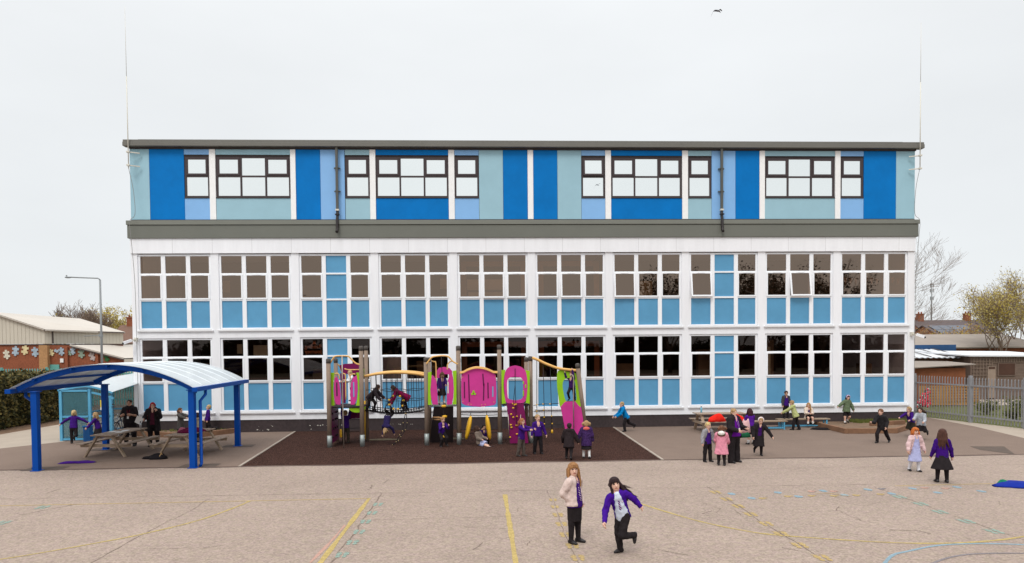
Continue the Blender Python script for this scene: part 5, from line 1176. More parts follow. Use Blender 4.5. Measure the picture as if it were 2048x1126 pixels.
# ------------------------------------------------------------------ people: bodies and clothes grown as distance fields
class SDF:
    def __init__(s, vox=.018, k=.02): s.p = []; s.cuts = []; s.vox = vox; s.k = k; s.wr = 0.
    def cone(s, a, b, ra, rb, X=None, flat=1., k=None):     # round cone, X = side axis, flat = depth/width
        s.p.append(('c', np.array(a, float), np.array(b, float), ra, rb, None if X is None else np.array(X, float), flat, k)); return s
    def ell(s, c, A, r, k=None): s.p.append(('e', np.array(c, float), np.array(A, float), np.array(r, float), k)); return s
    def cut(s, p, n): s.cuts.append(('h', np.array(p, float), np.array(n, float))); return s          # keep the side n points to
    def wedge(s, O, A, h, w0, w1): s.cuts.append(('w', np.array(O, float), np.array(A, float), h, w0, w1)); return s   # open front: w0 wide at the top, w1 at the bottom
    def sub(s, c, A, r): s.cuts.append(('e', np.array(c, float), np.array(A, float), np.array(r, float))); return s
    @staticmethod
    def d_ell(P, c, A, r):
        q = (P-c) @ A.T; k0 = np.linalg.norm(q/r, axis=-1)+1e-9; k1 = np.linalg.norm(q/(r*r), axis=-1)+1e-9; return k0*(k0-1)/k1
    @staticmethod
    def d_cone(P, a, b, ra, rb, X, flat):
        ab = b-a; L2 = ab@ab+1e-12; t = np.clip(((P-a)@ab)/L2, 0, 1); w = P-a-t[...,None]*ab; rr = ra+t*(rb-ra)
        if X is None or flat == 1.: return np.linalg.norm(w, axis=-1)-rr
        u = ab/np.sqrt(L2); Xo = X-u*(X@u); Xo /= np.linalg.norm(Xo)+1e-9; D = np.cross(u, Xo)
        al, wx, wd = w@u, w@Xo, w@D
        nrm = np.sqrt(al*al+wx*wx+(wd/flat)**2)
        return (nrm-rr)*(flat+(1-flat)*np.abs(wx)/(np.sqrt(wx*wx+wd*wd)+1e-9))
    def mesh(s):
        lo = np.full(3, 1e9); hi = -lo
        for q in s.p:
            if q[0] == 'c':
                m = max(q[3], q[4]); lo = np.minimum(lo, np.minimum(q[1], q[2])-m); hi = np.maximum(hi, np.maximum(q[1], q[2])+m)
            else: m = q[3].max(); lo = np.minimum(lo, q[1]-m); hi = np.maximum(hi, q[1]+m)
        v = s.vox; lo = lo-2.5*v; n = np.ceil((hi-lo)/v).astype(int)+4
        ax = [lo[i]+v*np.arange(n[i]) for i in range(3)]; F = np.full(n, 1e3)
        for q in s.p:
            if q[0] == 'c': m = max(q[3], q[4])+3*v+s.k; l, h = np.minimum(q[1], q[2])-m, np.maximum(q[1], q[2])+m
            else: m = q[3].max()+3*v+s.k; l, h = q[1]-m, q[1]+m
            i0 = np.clip(((l-lo)/v).astype(int), 0, n-1); i1 = np.clip(((h-lo)/v).astype(int)+2, 1, n); sl = tuple(slice(i0[i], i1[i]) for i in range(3))
            P = np.stack(np.meshgrid(*[ax[i][sl[i]] for i in range(3)], indexing='ij'), -1)
            d = s.d_cone(P, *q[1:7]) if q[0] == 'c' else s.d_ell(P, *q[1:4])
            k = q[-1] if q[-1] is not None else s.k; o = F[sl]; hh = np.clip(.5+.5*(o-d)/k, 0, 1); F[sl] = np.where(o > 100, d, o*(1-hh)+d*hh-k*hh*(1-hh))
        if s.wr:                                   # folds in the cloth
            P = np.stack(np.meshgrid(*ax, indexing='ij'), -1); rs = np.random.RandomState(int(abs(lo[0]*977)) % 9999); W_ = 0
            for i in range(7):
                kd = rs.normal(size=3)*[1, 1, .75]; kd *= rs.uniform(45, 95)/np.linalg.norm(kd); W_ = W_+np.sin(P@kd+rs.uniform(0, 6.28)+1.5*np.sin(P@(kd[[1,2,0]]*.3)))
            F = F+s.wr*W_/2.6
        if s.cuts:
            P = np.stack(np.meshgrid(*ax, indexing='ij'), -1)
            for c in s.cuts:
                if c[0] == 'h': F = np.maximum(F, -((P-c[1])@c[2]))
                elif c[0] == 'e': F = np.maximum(F, -s.d_ell(P, *c[1:]))
                else:
                    q = (P-c[1])@c[2].T; w = c[4]+(c[5]-c[4])*np.clip(1-q[..., 2]/c[3], 0, 1.3); F = np.maximum(F, np.minimum(w-np.abs(q[..., 0]), q[..., 1]-.01))
        F[0] = F[-1] = 1; F[:,0] = F[:,-1] = 1; F[:,:,0] = F[:,:,-1] = 1
        return snets(F, lo, v)
def snets(F, lo, v):
    n = F.shape; I = F < 0; c = np.zeros((n[0]-1, n[1]-1, n[2]-1, 3)); cnt = np.zeros(c.shape[:3])
    cor = [(i, j, k) for i in (0,1) for j in (0,1) for k in (0,1)]
    def S(a, o): return a[o[0]:n[0]-1+o[0], o[1]:n[1]-1+o[1], o[2]:n[2]-1+o[2]]
    for a in cor:
        for d in range(3):
            if a[d]: continue
            b = list(a); b[d] = 1; fa, fb = S(F, a), S(F, b); x = (fa < 0) != (fb < 0)
            t = np.where(x, fa/np.where(x, fa-fb, 1), 0)
            p = [np.where(x, a[q]+(t if q == d else 0), 0) for q in range(3)]
            for q in range(3): c[..., q] += p[q]
            cnt += x
    act = cnt > 0; idx = -np.ones(act.shape, int); w = np.argwhere(act); idx[act] = np.arange(len(w))
    V = lo+v*(w+c[act]/cnt[act][:, None]); Q = []
    for d in range(3):
        e, f = [(1,2),(2,0),(0,1)][d]
        sl = [slice(1, n[i]-1) for i in range(3)]; sl[d] = slice(0, n[d]-1); sl2 = list(sl); sl2[d] = slice(1, n[d])
        A, B = I[tuple(sl)], I[tuple(sl2)]; ch = np.argwhere(A != B); off = np.ones(3, int); off[d] = 0; ch = ch+off
        ue, uf = np.zeros(3, int), np.zeros(3, int); ue[e] = 1; uf[f] = 1
        q = np.stack([idx[tuple(ch.T)], idx[tuple((ch-ue).T)], idx[tuple((ch-ue-uf).T)], idx[tuple((ch-uf).T)]], 1)
        fl = I[tuple(ch.T)]; q[~fl] = q[~fl][:, ::-1]; Q.append(q)
    Q = np.concatenate(Q); return V, Q[(Q >= 0).all(1)]
def sd_obj(name, s, mats, parent, midx=None, extra=None):
    V, Q = s.mesh()
    if len(Q) == 0: return None
    mi = midx(V[Q].mean(1)) if midx else np.zeros(len(Q), int)
    vs = V.tolist(); fs = Q.tolist(); mi = list(mi)
    if extra:
        for ev, ef, em in extra: b0 = len(vs); vs += [tuple(x) for x in ev]; fs += [tuple(i+b0 for i in f) for f in ef]; mi += [em]*len(ef)
    return obj_from(name, vs, fs, mats if isinstance(mats, list) else [mats], parent, mi, True)
def tubes_geo(pts, rs, n=6):
    b = MB(); b.tube(pts, rs, n); return b.v, b.f
_sk = {}
def skin(c): return mat('skin %d' % c[0], c, .6, .06, 6, k=.82, spec=.3)
SK = [(232,186,164),(224,176,150),(206,158,132)]
def fabc(c, pat=0.): return mat('cloth %d %d %d' % tuple(c), c, .92, .2 if not pat else pat, 9 if not pat else 26, .5, 22, k=.85, spec=.1)
def hairm(c): return mat('hair %d %d %d' % tuple(c), c, .62, .38, 16, .9, 40, k=.8, spec=.25, stretch=(3,3,.35))
m_eye = mat('eye dark', (48,36,34), .4, .1, 9); m_lip = mat('lip', (186,98,92), .6, .05, 9, k=.8); m_shoe = mat('black shoe', (34,30,32), .45, .1, 6); m_sock = mat('white sock', (230,228,226), .8, .04, 9, k=.85)
m_tie = mat('purple tie', (84,54,124), .8, .1, 9, k=.85)
BLOND, FAIR, BRN, DBRN, BLK, GING, RED = (206,176,126), (180,146,104), (104,68,44), (66,44,34), (40,28,26), (206,112,48), (176,34,38)
PUR = (62,26,116); BK = (43,38,40); GRYT = (74,70,70); WH = (236,238,242)
def dirv(sw, ab, side):
    s, a = R(sw), R(ab); return np.array([side*math.sin(a), -math.sin(s)*math.cos(a), -math.cos(s)*math.cos(a)])
def person(loc, H, yaw, label, pose, look, adult=False, group=None, z=0., pelvis_z=None, roll=0., fine=False):
    """pose: lean, tilt, armL/armR (swing, out, elbow, forearm out), legL/legR (swing, out, knee), head (pitch, turn, tilt)"""
    vox = .0125 if fine else .0165
    x0, y0 = loc; g = (lambda k, d: pose.get(k, d))
    hl = (.515 if adult else .475)*H; th, shn = (.265 if adult else .25)*H, (.225 if adult else .215)*H; ank = hl-th-shn
    tor = (.29 if adult else .305)*H; sw = (.105 if adult else .098)*H; hw = .052*H; hs = (.126 if adult else .164)*H  # hs: head height
    ua, fa, ha = .165*H, .14*H, .085*H
    L, T = R(g('lean', 0)), R(g('tilt', 0)); U = np.array([math.sin(T), -math.sin(L)*math.cos(T), math.cos(L)*math.cos(T)]); X = np.array([math.cos(T), 0, -math.sin(T)])
    tw = R(g('twist', 0)); Fd = np.cross(U, X)*1.; Fd = -Fd if Fd[1] > 0 else Fd                # forward
    Xs = X*math.cos(tw)+Fd*math.sin(tw); Fs = -X*math.sin(tw)+Fd*math.cos(tw)
    J = {}; P = np.zeros(3); N = P+U*tor; J['P'], J['N'] = P, N
    for s, k in ((1,'L'),(-1,'R')):
        h = P+X*s*hw-U*.01*H; sw_, ab, kn = g('leg'+k, (0,3,0)); d = dirv(sw_, ab, s); kne = h+d*th; d2 = dirv(sw_-kn, ab*.5, s); an = kne+d2*shn
        J['hip'+k], J['kn'+k], J['an'+k], J['sd'+k] = h, kne, an, d2
        fp = R(sw_-kn)*(.9 if kn > 25 or abs(sw_-kn) > 35 else .25)+R(g('foot'+k, 0)); J['ft'+k] = np.array([s*.12, -math.cos(fp), math.sin(fp)]); J['ft'+k] /= np.linalg.norm(J['ft'+k])
        S = P+U*tor*.9+Xs*s*sw; a = g('arm'+k, (4,9,12,4)); a = tuple(a)+(a[1]*.4,)*(4-len(a))
        e = S+(dirv(a[0], a[1], s)@np.array([Xs, -Fs, [0,0,1]]))*ua; f = (dirv(a[0]+a[2], a[3], s)@np.array([Xs, -Fs, [0,0,1]])); w_ = e+f*fa
        J['sh'+k], J['el'+k], J['wr'+k], J['fd'+k] = S, e, w_, f
    hp, ht, hti = [R(v) for v in g('head', (0,0,0))]
    Hu0 = U*.6+np.array([0,0,.4]); Hu0 /= np.linalg.norm(Hu0); hx = np.cross(np.cross(Hu0, Xs), Hu0)*-1.; hx = Xs-Hu0*(Xs@Hu0); hx /= np.linalg.norm(hx); hf = np.cross(hx, Hu0); hf = hf if hf@Fs > 0 else -hf
    hx, hf = hx*math.cos(ht)+hf*math.sin(ht)*1., hf*math.cos(ht)-hx*math.sin(ht)
    hf, hu = hf*math.cos(hp)-Hu0*math.sin(hp), Hu0*math.cos(hp)+hf*math.sin(hp)
    hu, hx = hu*math.cos(hti)+hx*math.sin(hti), hx*math.cos(hti)-hu*math.sin(hti)
    HC = N+U*.015*H+hu*(hs*.60); A = np.array([hx, hf, hu]); q = hs/.2
    # ground contact and world placement
    M = np.array(Matrix.Rotation(R(yaw), 3, 'Z') @ Matrix.Rotation(R(roll), 3, 'X'))
    sole = min((M@(J['an'+k]+J['ft'+k]*(.07*H if i else 0)))[2]-.035*H for k in 'LR' for i in (0,1))
    base = np.array([x0, y0, (z-sole) if pelvis_z is None else pelvis_z])
    def W(p): return M@p+base
    for k in list(J):
        J[k] = W(J[k]) if k[:2] not in ('ft','sd','fd') else M@J[k]
    U, X, Fd, Xs, Fs = M@U, M@X, M@Fd, M@Xs, M@Fs; HC = W(HC); A = A@M.T; hx, hf, hu = A; P, N = J['P'], J['N']
    root = empty('person', (x0, y0, z), label, 'person', group); I3 = np.array([Xs, Fs, U])
    # --- body
    sk = skin(SK[look.get('skin', 0)]); wd = look.get('girth', 1.)
    b = SDF(vox, .022); b.cone(P, P+U*tor*.45, hw*1.75*wd, hw*1.6*wd, X, .72); b.cone(P+U*tor*.4, P+U*tor*.84, hw*1.6*wd, sw*.95, Xs, .66); b.cone(P+U*tor*.84, N+U*.0, sw*.8, .036*H, Xs, .75); b.cone(N-U*.03*H, HC-hu*hs*.25+hf*(-.004), .033*H, .031*H)
    for k in 'LR':
        b.cone(J['hip'+k], J['kn'+k], .053*H*wd, .036*H); b.cone(J['kn'+k], J['an'+k], .037*H, .023*H); b.cone(J['an'+k], J['an'+k]+J['ft'+k]*.07*H+J['sd'+k]*.012*H, .021*H, .016*H)
        b.cone(J['sh'+k], J['el'+k], .033*H, .026*H); b.cone(J['el'+k], J['wr'+k], .026*H, .018*H); f = J['fd'+k]; side = np.cross(f, Fs); b.cone(J['wr'+k], J['wr'+k]+f*.04*H, .019*H, .024*H)
    b.ell(HC+hu*.018*q-hf*.008*q, A, np.array([.072,.085,.083])*q, .01); b.ell(HC-hu*.045*q+hf*.016*q, A, np.array([.056,.062,.056])*q, .03); b.ell(HC-hu*.077*q+hf*.045*q, A, np.array([.026,.025,.022])*q, .025)
    b.cone(HC+hf*.078*q+hu*.0*q, HC+hf*.094*q-hu*.028*q, .009*q, .014*q, None, 1., .012)
    for s in (-1,1): b.ell(HC+hx*s*.073*q-hu*.012*q-hf*.005*q, A, np.array([.014,.02,.028])*q, .006)
    eyes = [HC+hx*s*.030*q+hf*.074*q+hu*.010*q for s in (-1,1)]; mouth = HC+hf*.078*q-hu*.058*q
    def face(C):
        m = np.zeros(len(C), int)
        for e in eyes: d = (C-e)@A.T; m[((d/np.array([.015,.03,.010])/q)**2).sum(1) < 1] = 1
        d = (C-mouth)@A.T; m[((d/np.array([.024,.03,.008])/q)**2).sum(1) < 1] = 2; return m
    ex = []
    for k, s in (('L',1),('R',-1)):
        f = J['fd'+k]; inn = -Xs*s; inn = inn-f*(inn@f); inn /= np.linalg.norm(inn)+1e-9; pl = np.cross(f, inn); pl = pl if pl@Fs > 0 else -pl; c = J['wr'+k]+f*.055*H; cu = look.get('curl'+k, look.get('curl', .5)); q_ = H*.0065+.0006
        for i, ln in enumerate((.036,.042,.039,.030)):
            o = c+pl*(1.5-i)*.0125*H; d1 = f*math.cos(cu)+inn*math.sin(cu); d2 = f*math.cos(cu*2.1)+inn*math.sin(cu*2.1)
            ex.append((*tubes_geo([o-f*.012*H, o+d1*ln*H*.5, o+d1*ln*H*.5+d2*ln*H*.5], [q_,q_*.95,q_*.75], 6), 0))
        o = J['wr'+k]+f*.02*H+pl*.016*H; d1 = f*.6+pl*.6+inn*.45; ex.append((*tubes_geo([o, o+d1*.022*H, o+d1*.022*H+(f*.8+inn*.4)*.02*H], [q_*1.2,q_*1.15,q_*.8], 6), 0))
    sd_obj('body', b, [sk, m_eye, m_lip], root, face, ex)
    # --- hair
    hst, hc = look.get('hair', 'short'), hairm(look.get('hairc', BRN)); dn = np.array([0,0,-1.]); up_ = roll > 90
    if up_: dn = np.array([0,0,-1.])
    if hst != 'none':
        h = SDF(vox*.9, .015); ln = look.get('hl', .22)*H
        h.ell(HC+hu*.028*q-hf*.018*q, A, np.array([.085,.092,.083])*q*(1. if hst != 'crop' else .97))
        if hst in ('short','crop'): h.ell(HC-hu*.01*q-hf*.045*q, A, np.array([.074,.055,.066])*q)
        else: h.ell(HC-hu*.03*q-hf*.035*q, A, np.array([.083,.066,.08])*q)
        wv = np.array(look.get('wind', (0,0,0)), float); wv = M@wv if wv.any() else wv
        if hst == 'long':
            for s, o in ((-1,.055),(-.5,.075),(0,.08),(.5,.075),(1,.055)):
                a = HC+hx*s*.066*q-hf*o*q-hu*.01*q; m_ = a+(dn*.5-U*.25-hf*.12)*ln*.55+wv*.45; e = a+(dn*.8-U*.2+(Xs*s*.12))*ln+wv+np.array([random.gauss(0,.012),random.gauss(0,.01),random.gauss(0,.02)])
                h.cone(a, m_, .034*q, .031*q); h.cone(m_, e, .031*q, .014*q)
            for s in (-1,1):
                a = HC+hx*s*.074*q+hf*.012*q; e = a+dn*ln*look.get('front', .75)+hx*s*.008+wv*.6+Fs*.02; h.cone(a, (a+e)/2+hx*s*.012*q, .022*q, .025*q); h.cone((a+e)/2+hx*s*.012*q, e, .025*q, .011*q)
        if hst == 'bob':
            for s in (-1,1): a = HC+hx*s*.07*q-hf*.012*q; h.cone(a, a+dn*.085*q+wv*.5, .03*q, .026*q)
            h.ell(HC-hu*.075*q-hf*.05*q, A, np.array([.078,.04,.05])*q)
        if hst in ('pony','bunches'):
            for s in ((0,) if hst == 'pony' else (-1,1)):
                a = HC-hf*(.09 if s == 0 else .04)*q+hu*.035*q+hx*s*.085*q; m_ = a-hf*.04*q+hx*s*.03+dn*ln*.35+wv*.5; e = m_+dn*ln*.6-hf*.01+wv; h.cone(a, m_, .026*q, .034*q); h.cone(m_, e, .034*q, .012*q)
        if hst == 'bun': h.ell(HC-hf*.075*q+hu*.055*q, A, np.array([.05,.045,.045])*q)
        if look.get('fringe'): 
            for s in (-1,0,1): h.cone(HC+hx*s*.03*q+hf*.062*q+hu*.075*q, HC+hx*s*.038*q+hf*.082*q+hu*.034*q, .02*q, .014*q)
        h.sub(HC+hf*.085*q-hu*(.052 if look.get('fringe') else .045)*q, A, np.array([.064,.075,.088 if not look.get('fringe') else .082])*q)
        ex = []; rs = random.Random(int(H*1000)+int(abs(yaw)))
        if hst in ('long','pony','bunches','bob'):
            for i in range(16 if hst == 'long' else 8):          # loose strands
                a_ = rs.uniform(-2.6,2.6); o = HC+(hx*math.sin(a_)*.078-hf*math.cos(a_)*.06-hu*rs.uniform(-.02,.05))*q
                if math.cos(a_) < -.2: o = o-hf*.03*q
                l_ = ln*rs.uniform(.6,1.1) if hst == 'long' else .1*q*rs.uniform(.6,1.2); out_ = (hx*math.sin(a_)-hf*math.cos(a_))
                p1 = o+dn*l_*.45+out_*.018*q+wv*.4; p2 = o+dn*l_*.9+out_*rs.uniform(.0,.05)*q+wv*rs.uniform(.8,1.25)+np.array([rs.gauss(0,.012) for _ in range(3)])
                ex.append((*tubes_geo([o,(o+p1)/2,p1,(p1+p2)/2,p2], [.009*q,.010*q,.009*q,.007*q,.002*q], 5), 0))
        sd_obj('hair', h, hc, root, None, ex)
    # --- legs
    bt = look.get('legs', 'trousers'); lc = look.get('legc', BK)
    if bt in ('trousers','wide','leggings'):
        t = SDF(vox, .02); t.wr = .004; wl = {'trousers':(.061,.049,.041),'wide':(.062,.058,.062),'leggings':(.060,.047,.033)}[bt]; yv = .012*H
        t.cone(P-U*.03*H, P+U*.05*H, hw*1.9*wd, hw*1.75*wd, X, .78)
        for k in 'LR': t.cone(J['hip'+k], J['kn'+k], wl[0]*H*wd, wl[1]*H); t.cone(J['kn'+k], J['an'+k]+J['sd'+k]*.0*H, wl[1]*H, wl[2]*H)
        for k in 'LR': pass
        sd_obj('trousers' if bt != 'leggings' else 'leggings', t, fabc(lc), root)
    else:
        t = SDF(vox, .02); kl = look.get('skirtl', .2)*H
        if bt == 'shorts':
            t.cone(P, P+U*.05*H, hw*1.9, hw*1.8, X, .78)
            for k in 'LR': t.cone(J['hip'+k], J['hip'+k]+(J['kn'+k]-J['hip'+k])*.72, .06*H, .06*H)
        else:
            mid = ((J['knL']+J['knR'])/2-P); mid /= np.linalg.norm(mid)+1e-9; sp = np.linalg.norm(J['knL']-J['knR'])*.30
            fl = look.get('flare', .105)*H+sp; t.cone(P+U*.06*H, P-U*.02*H, hw*1.75, hw*2.0, X, .8); t.cone(P-U*.02*H, P+mid*kl, hw*2.0, fl, X, .85)
            t.cut(P+mid*kl, -mid)
        sd_obj('shorts' if bt == 'shorts' else 'skirt', t, fabc(lc), root)
        tg = look.get('tights')
        if tg:
            t = SDF(vox, .015)
            for k in 'LR': t.cone(J['hip'+k], J['kn'+k], .056*H*wd, .042*H); t.cone(J['kn'+k], J['an'+k], .042*H, .030*H); t.cone(J['an'+k], J['an'+k]+J['ft'+k]*.04*H-J['sd'+k]*-.006*H, .029*H, .022*H)
            sd_obj('tights', t, fabc(tg), root)
        elif look.get('socks', True):
            for k in 'LR':
                t = SDF(vox*.8, .01); f_ = look.get('sockl', .35); t.cone(J['an'+k]+(J['kn'+k]-J['an'+k])*f_, J['an'+k], .031*H+.006, .027*H+.004); sd_obj('sock', t, m_sock, root)
    for k in 'LR':
        t = SDF(vox*.75, .012); a = J['an'+k]; f = J['ft'+k]; n_ = J['sd'+k]; n_ = n_-f*(n_@f); n_ /= np.linalg.norm(n_)
        t.cone(a-f*.022*H+n_*.012*H, a+f*.05*H+n_*.014*H, .027*H, .025*H); t.cone(a+f*.05*H+n_*.014*H, a+f*.088*H+n_*.018*H, .026*H, .019*H); t.cone(a-f*.012*H, a-n_*.02*H, .028*H, .028*H if look.get('boots') else .024*H); t.cut(a+n_*.036*H, -n_)
        sd_obj('shoe', t, fabc(look['shoec']) if 'shoec' in look else m_shoe, root)
    # --- top garments
    def torso(puff, hem, mats, name, sleeves=1., neck=True, open_=0., midx=None, hood=None, flare=0., slv_r=1., vneck=0.):
        t = SDF(vox, .022); pf = puff; t.wr = .0035+.07*max(0, pf-.004)
        t.cone(P+U*.0, P+U*tor*.45, hw*1.85*wd+pf, hw*1.75*wd+pf, X, .78); t.cone(P+U*tor*.4, P+U*tor*.82, hw*1.75*wd+pf, sw*1.0+pf*.8, Xs, .70); t.cone(P+U*tor*.84, N-U*.008*H, sw*.82+pf*.5, .046*H+pf*.3, Xs, .76)
        if hem > 0: t.cone(P+U*.04*H, P-U*(hem-.02)*H+Fd*.0, hw*1.9*wd+pf, hw*2.05*wd+pf+flare, X, .8)
        for k in 'LR':
            if sleeves <= 0: continue
            e = J['el'+k]; t.cone(J['sh'+k]-U*.004*H, e if sleeves >= .5 else J['sh'+k]+(e-J['sh'+k])*sleeves*2, .042*H*slv_r+pf*.8, .036*H*slv_r+pf*.7)
            if sleeves >= .6: t.cone(e, J['wr'+k]+J['fd'+k]*.004*H, .036*H*slv_r+pf*.7, .027*H*slv_r+pf*.7)
        if hood: pass
        t.cut(P-U*hem*H, U)
        if open_ > 0:
            t.wedge(P, I3, tor, .030*H, open_*.56)
        if vneck: t.sub(N+Fs*.07*H-U*.02*H, I3, np.array([vneck*.5, .07*H, vneck*1.3]))
        return sd_obj(name, t, mats, root, midx)
    tp = look.get('top', ('sweater', PUR)); kind, tcol = tp[0], tp[1]; sh = look.get('shirt', WH)
    def chest(C):               # the shirt front and badge belong to the shirt below; keep one cloth
        return np.zeros(len(C), int)
    if kind == 'sweater':
        torso(.006, .05, fabc(tcol), 'sweater', vneck=.07*H)
        t = SDF(vox*.8, .01); t.cone(P+U*tor*.80, N-U*.004*H, sw*.80+.004, .050*H, Xs, .765); t.cone(N-U*.03*H, N+U*.018*H, .064*H, .045*H, Xs, .85); sd_obj('shirt_collar', t, fabc(sh), root)
    elif kind == 'cardigan':
        torso(.0, .055, fabc(sh), 'shirt', sleeves=0); torso(.009, .05, fabc(tcol), 'cardigan', open_=look.get('open', .055*H*2))
        t = SDF(vox*.8, .01); t.cone(N-U*.03*H, N+U*.016*H, .056*H, .044*H, Xs, .8); sd_obj('shirt_collar', t, fabc(sh), root)
    elif kind == 'shirt': torso(.004, .05, fabc(tcol), 'shirt', sleeves=look.get('slv', 1))
    elif kind == 'coat':
        hm = look.get('hem', .1); op = look.get('open', 0); inner = look.get('inner', PUR)
        if op: torso(.002, .05, fabc(inner), 'sweater', sleeves=0, vneck=.04*H)
        t = SDF(vox*.8, .01); t.cone(P+U*tor*.80, N-U*.004*H, sw*.80+.004, .050*H, Xs, .765); t.cone(N-U*.03*H, N+U*.016*H, .064*H, .045*H, Xs, .85); sd_obj('shirt_collar', t, fabc(sh), root)
        torso(look.get('puff', .016), hm, fabc(tcol, look.get('pat', 0.)), 'coat', open_=op, flare=look.get('cflare', .012), slv_r=1.08)
        if look.get('hood', True):
            t = SDF(vox, .015); o = N-Fs*.055*H-U*.012*H; t.ell(o, I3, np.array([.078,.05,.05])*H*(1.35 if look.get('lining') else 1.))
            t.cone(o+Xs*.06*H, N+Fs*.035*H+Xs*.035*H-U*.02*H, .03*H, .014*H); t.cone(o-Xs*.06*H, N+Fs*.035*H-Xs*.035*H-U*.02*H, .03*H, .014*H)
            sd_obj('hood', t, fabc(look.get('hoodc', tcol)), root)
            if look.get('lining'): t = SDF(vox, .015); t.ell(o+U*.022*H-Fs*.024*H, I3, np.array([.086,.056,.062])*H); sd_obj('hood_lining', t, fabc(look['lining']), root)
    elif kind == 'vestcoat': pass
    if look.get('tie'):
        a = N+Fs*(.048*H)-U*.015*H; ln = look.get('tiel', .2)*H; e = a-U*ln*.6+Fs*.032*H; e2 = a-U*ln+Fs*.026*H+np.array(look.get('tieoff', (0,0,0)))
        bmt = MB(); bmt.smooth = True; vs = []
        for p, w_ in ((a,.014),(a-U*.02*H+Fs*.012*H,.012),(e,.022),(e2,.026),(e2-U*.025*H,.002)): vs += [p+Xs*w_*H*.75, p+Fs*.009, p-Xs*w_*H*.75, p-Fs*.004]
        bmt.add(vs, [(4*i+k, 4*i+(k+1)%4, 4*i+4+(k+1)%4, 4*i+4+k) for i in range(4) for k in range(4)]); bmt.build('tie', look.get('tiem', m_tie), root)
    if look.get('lanyard'):
        bl_ = MB(); a = N+Fs*.02*H; m_ = P+U*tor*.36+Fs*(.085*H*wd+.012)
        for s in (-1,1): bl_.tube([a+Xs*s*.038*H, P+U*tor*.72+Fs*(.088*H+.01)+Xs*s*.02*H, m_], .006, 5)
        o = bl_.build('lanyard', fabc(look['lanyard']), root); bl_ = MB(); bl_.prism([(-.03,-.09),(.03,-.09),(.03,0),(-.03,0)], m_+Fs*.006, Xs, U, Fs*.006); bl_.build('badge', m_ppr, o)
    if look.get('band'):
        t = SDF(vox*.75, .008); t.ell(HC+hu*.03*q-hf*.006*q, A, np.array([.094,.100,.093])*q); n1 = hu*.86+hf*.5; n1 /= np.linalg.norm(n1); cc = HC+hu*.052*q+hf*.02*q
        n1 = hf*.92+hu*.25; n1 /= np.linalg.norm(n1); cc = HC+hf*.03*q; t.cut(cc-n1*.018*q, n1).cut(cc+n1*.016*q, -n1).cut(HC-hu*.01*q, hu); sd_obj('headband', t, fabc(look['band']), root)
    if look.get('badge'):
        bb = MB(); c = P+U*tor*.68+Fs*(sw*.72+.006)+Xs*sw*.42; bb.sphere(c, .016, 8, 5); bb.build('crest', fabc((214,196,214)), root)
    return root, J
# ------------------------------------------------------------------ the people
RUN = lambda l=20: None
# under the canopy
person(gd(148,887),1.24,192,'blond child with ponytail in purple cardigan running with arms spread by the left shelter post',dict(lean=10,armL=(0,58,8,52),armR=(5,62,6,56),legL=(8,3,10),legR=(-10,6,72),head=(4,0,0)),
  dict(hair='pony',hairc=BLOND,hl=.12,top=('sweater',PUR),legs='leggings'))
person(gd(197,885),1.16,-80,'girl in purple cardigan with wavy light brown hair, beside the blue plastic box',dict(lean=12,armR=(65,20,5),armL=(40,20,10),legR=(18,3,20),legL=(-16,3,35)),
  dict(hair='long',hairc=FAIR,hl=.2,top=('sweater',PUR),legs='skirt',skirtl=.22))
person((1.62,-3.75),1.72,8,'man in black polo shirt with a red lanyard, standing behind the left picnic table',dict(armL=(18,16,85,-28),armR=(18,16,85,-28),legL=(0,4,0),legR=(0,5,2),head=(8,0,0)),
  dict(hair='crop',hairc=DBRN,top=('shirt',BK),slv=.5,legs='trousers',girth=1.25,skin=2,lanyard=(150,30,50)),adult=True)
person((2.52,-3.9),1.62,12,'woman with long red hair and black coat holding white papers',dict(armL=(30,18,125,-18),armR=(10,22,70,-5),legL=(0,4,0),legR=(2,3,0),head=(4,-8,-4)),
  dict(hair='long',hairc=RED,hl=.28,front=1.2,wind=(-.15,-.05,0),top=('coat',BK),open=.13,inner=(80,34,50),hem=.2,puff=.02,hood=False,legs='leggings',girth=1.2,skin=0),adult=True)
b = MB(); c, s = math.cos(.5), math.sin(.5); b.prism([(-.12,-.15),(.12,-.15),(.12,.15),(-.12,.15)], (2.22,-4.32,.98), (c,.05,-s), (s*.9,-.25,c*.9), (0,.006,.002)); tag(b.build('paper_sheets', m_ppr), 'white papers held by the woman with long red hair', 'paper')
person(gd(362,876),1.18,75,'girl in grey coat with brown ponytail, left of the right front canopy post',dict(armL=(70,10,10),armR=(65,10,15),legL=(5,3,5),legR=(-5,3,5),head=(0,0,0)),
  dict(hair='pony',hairc=BRN,hl=.14,top=('coat',(84,80,78)),hem=.2,hoodc=(150,128,100),legs='leggings'))
person(gd(398,884),1.1,-110,'child with a beige hood, mostly hidden behind the right front canopy post',dict(lean=10,armL=(30,10,20),armR=(20,10,20)),
  dict(hair='long',hairc=DBRN,hl=.12,top=('coat',(176,160,134)),hem=.16,puff=.03,hoodc=(196,178,150),legs='leggings'))
person(gd(416,868),1.2,-70,'boy in purple jumper and black shorts kicking one foot back, right of the canopy post',dict(lean=-4,armL=(-5,10,20),armR=(10,8,20),legR=(6,3,6),legL=(-14,4,62),head=(-6,0,0)),
  dict(hair='short',hairc=BLOND,top=('sweater',PUR),legs='shorts',tights=BK))
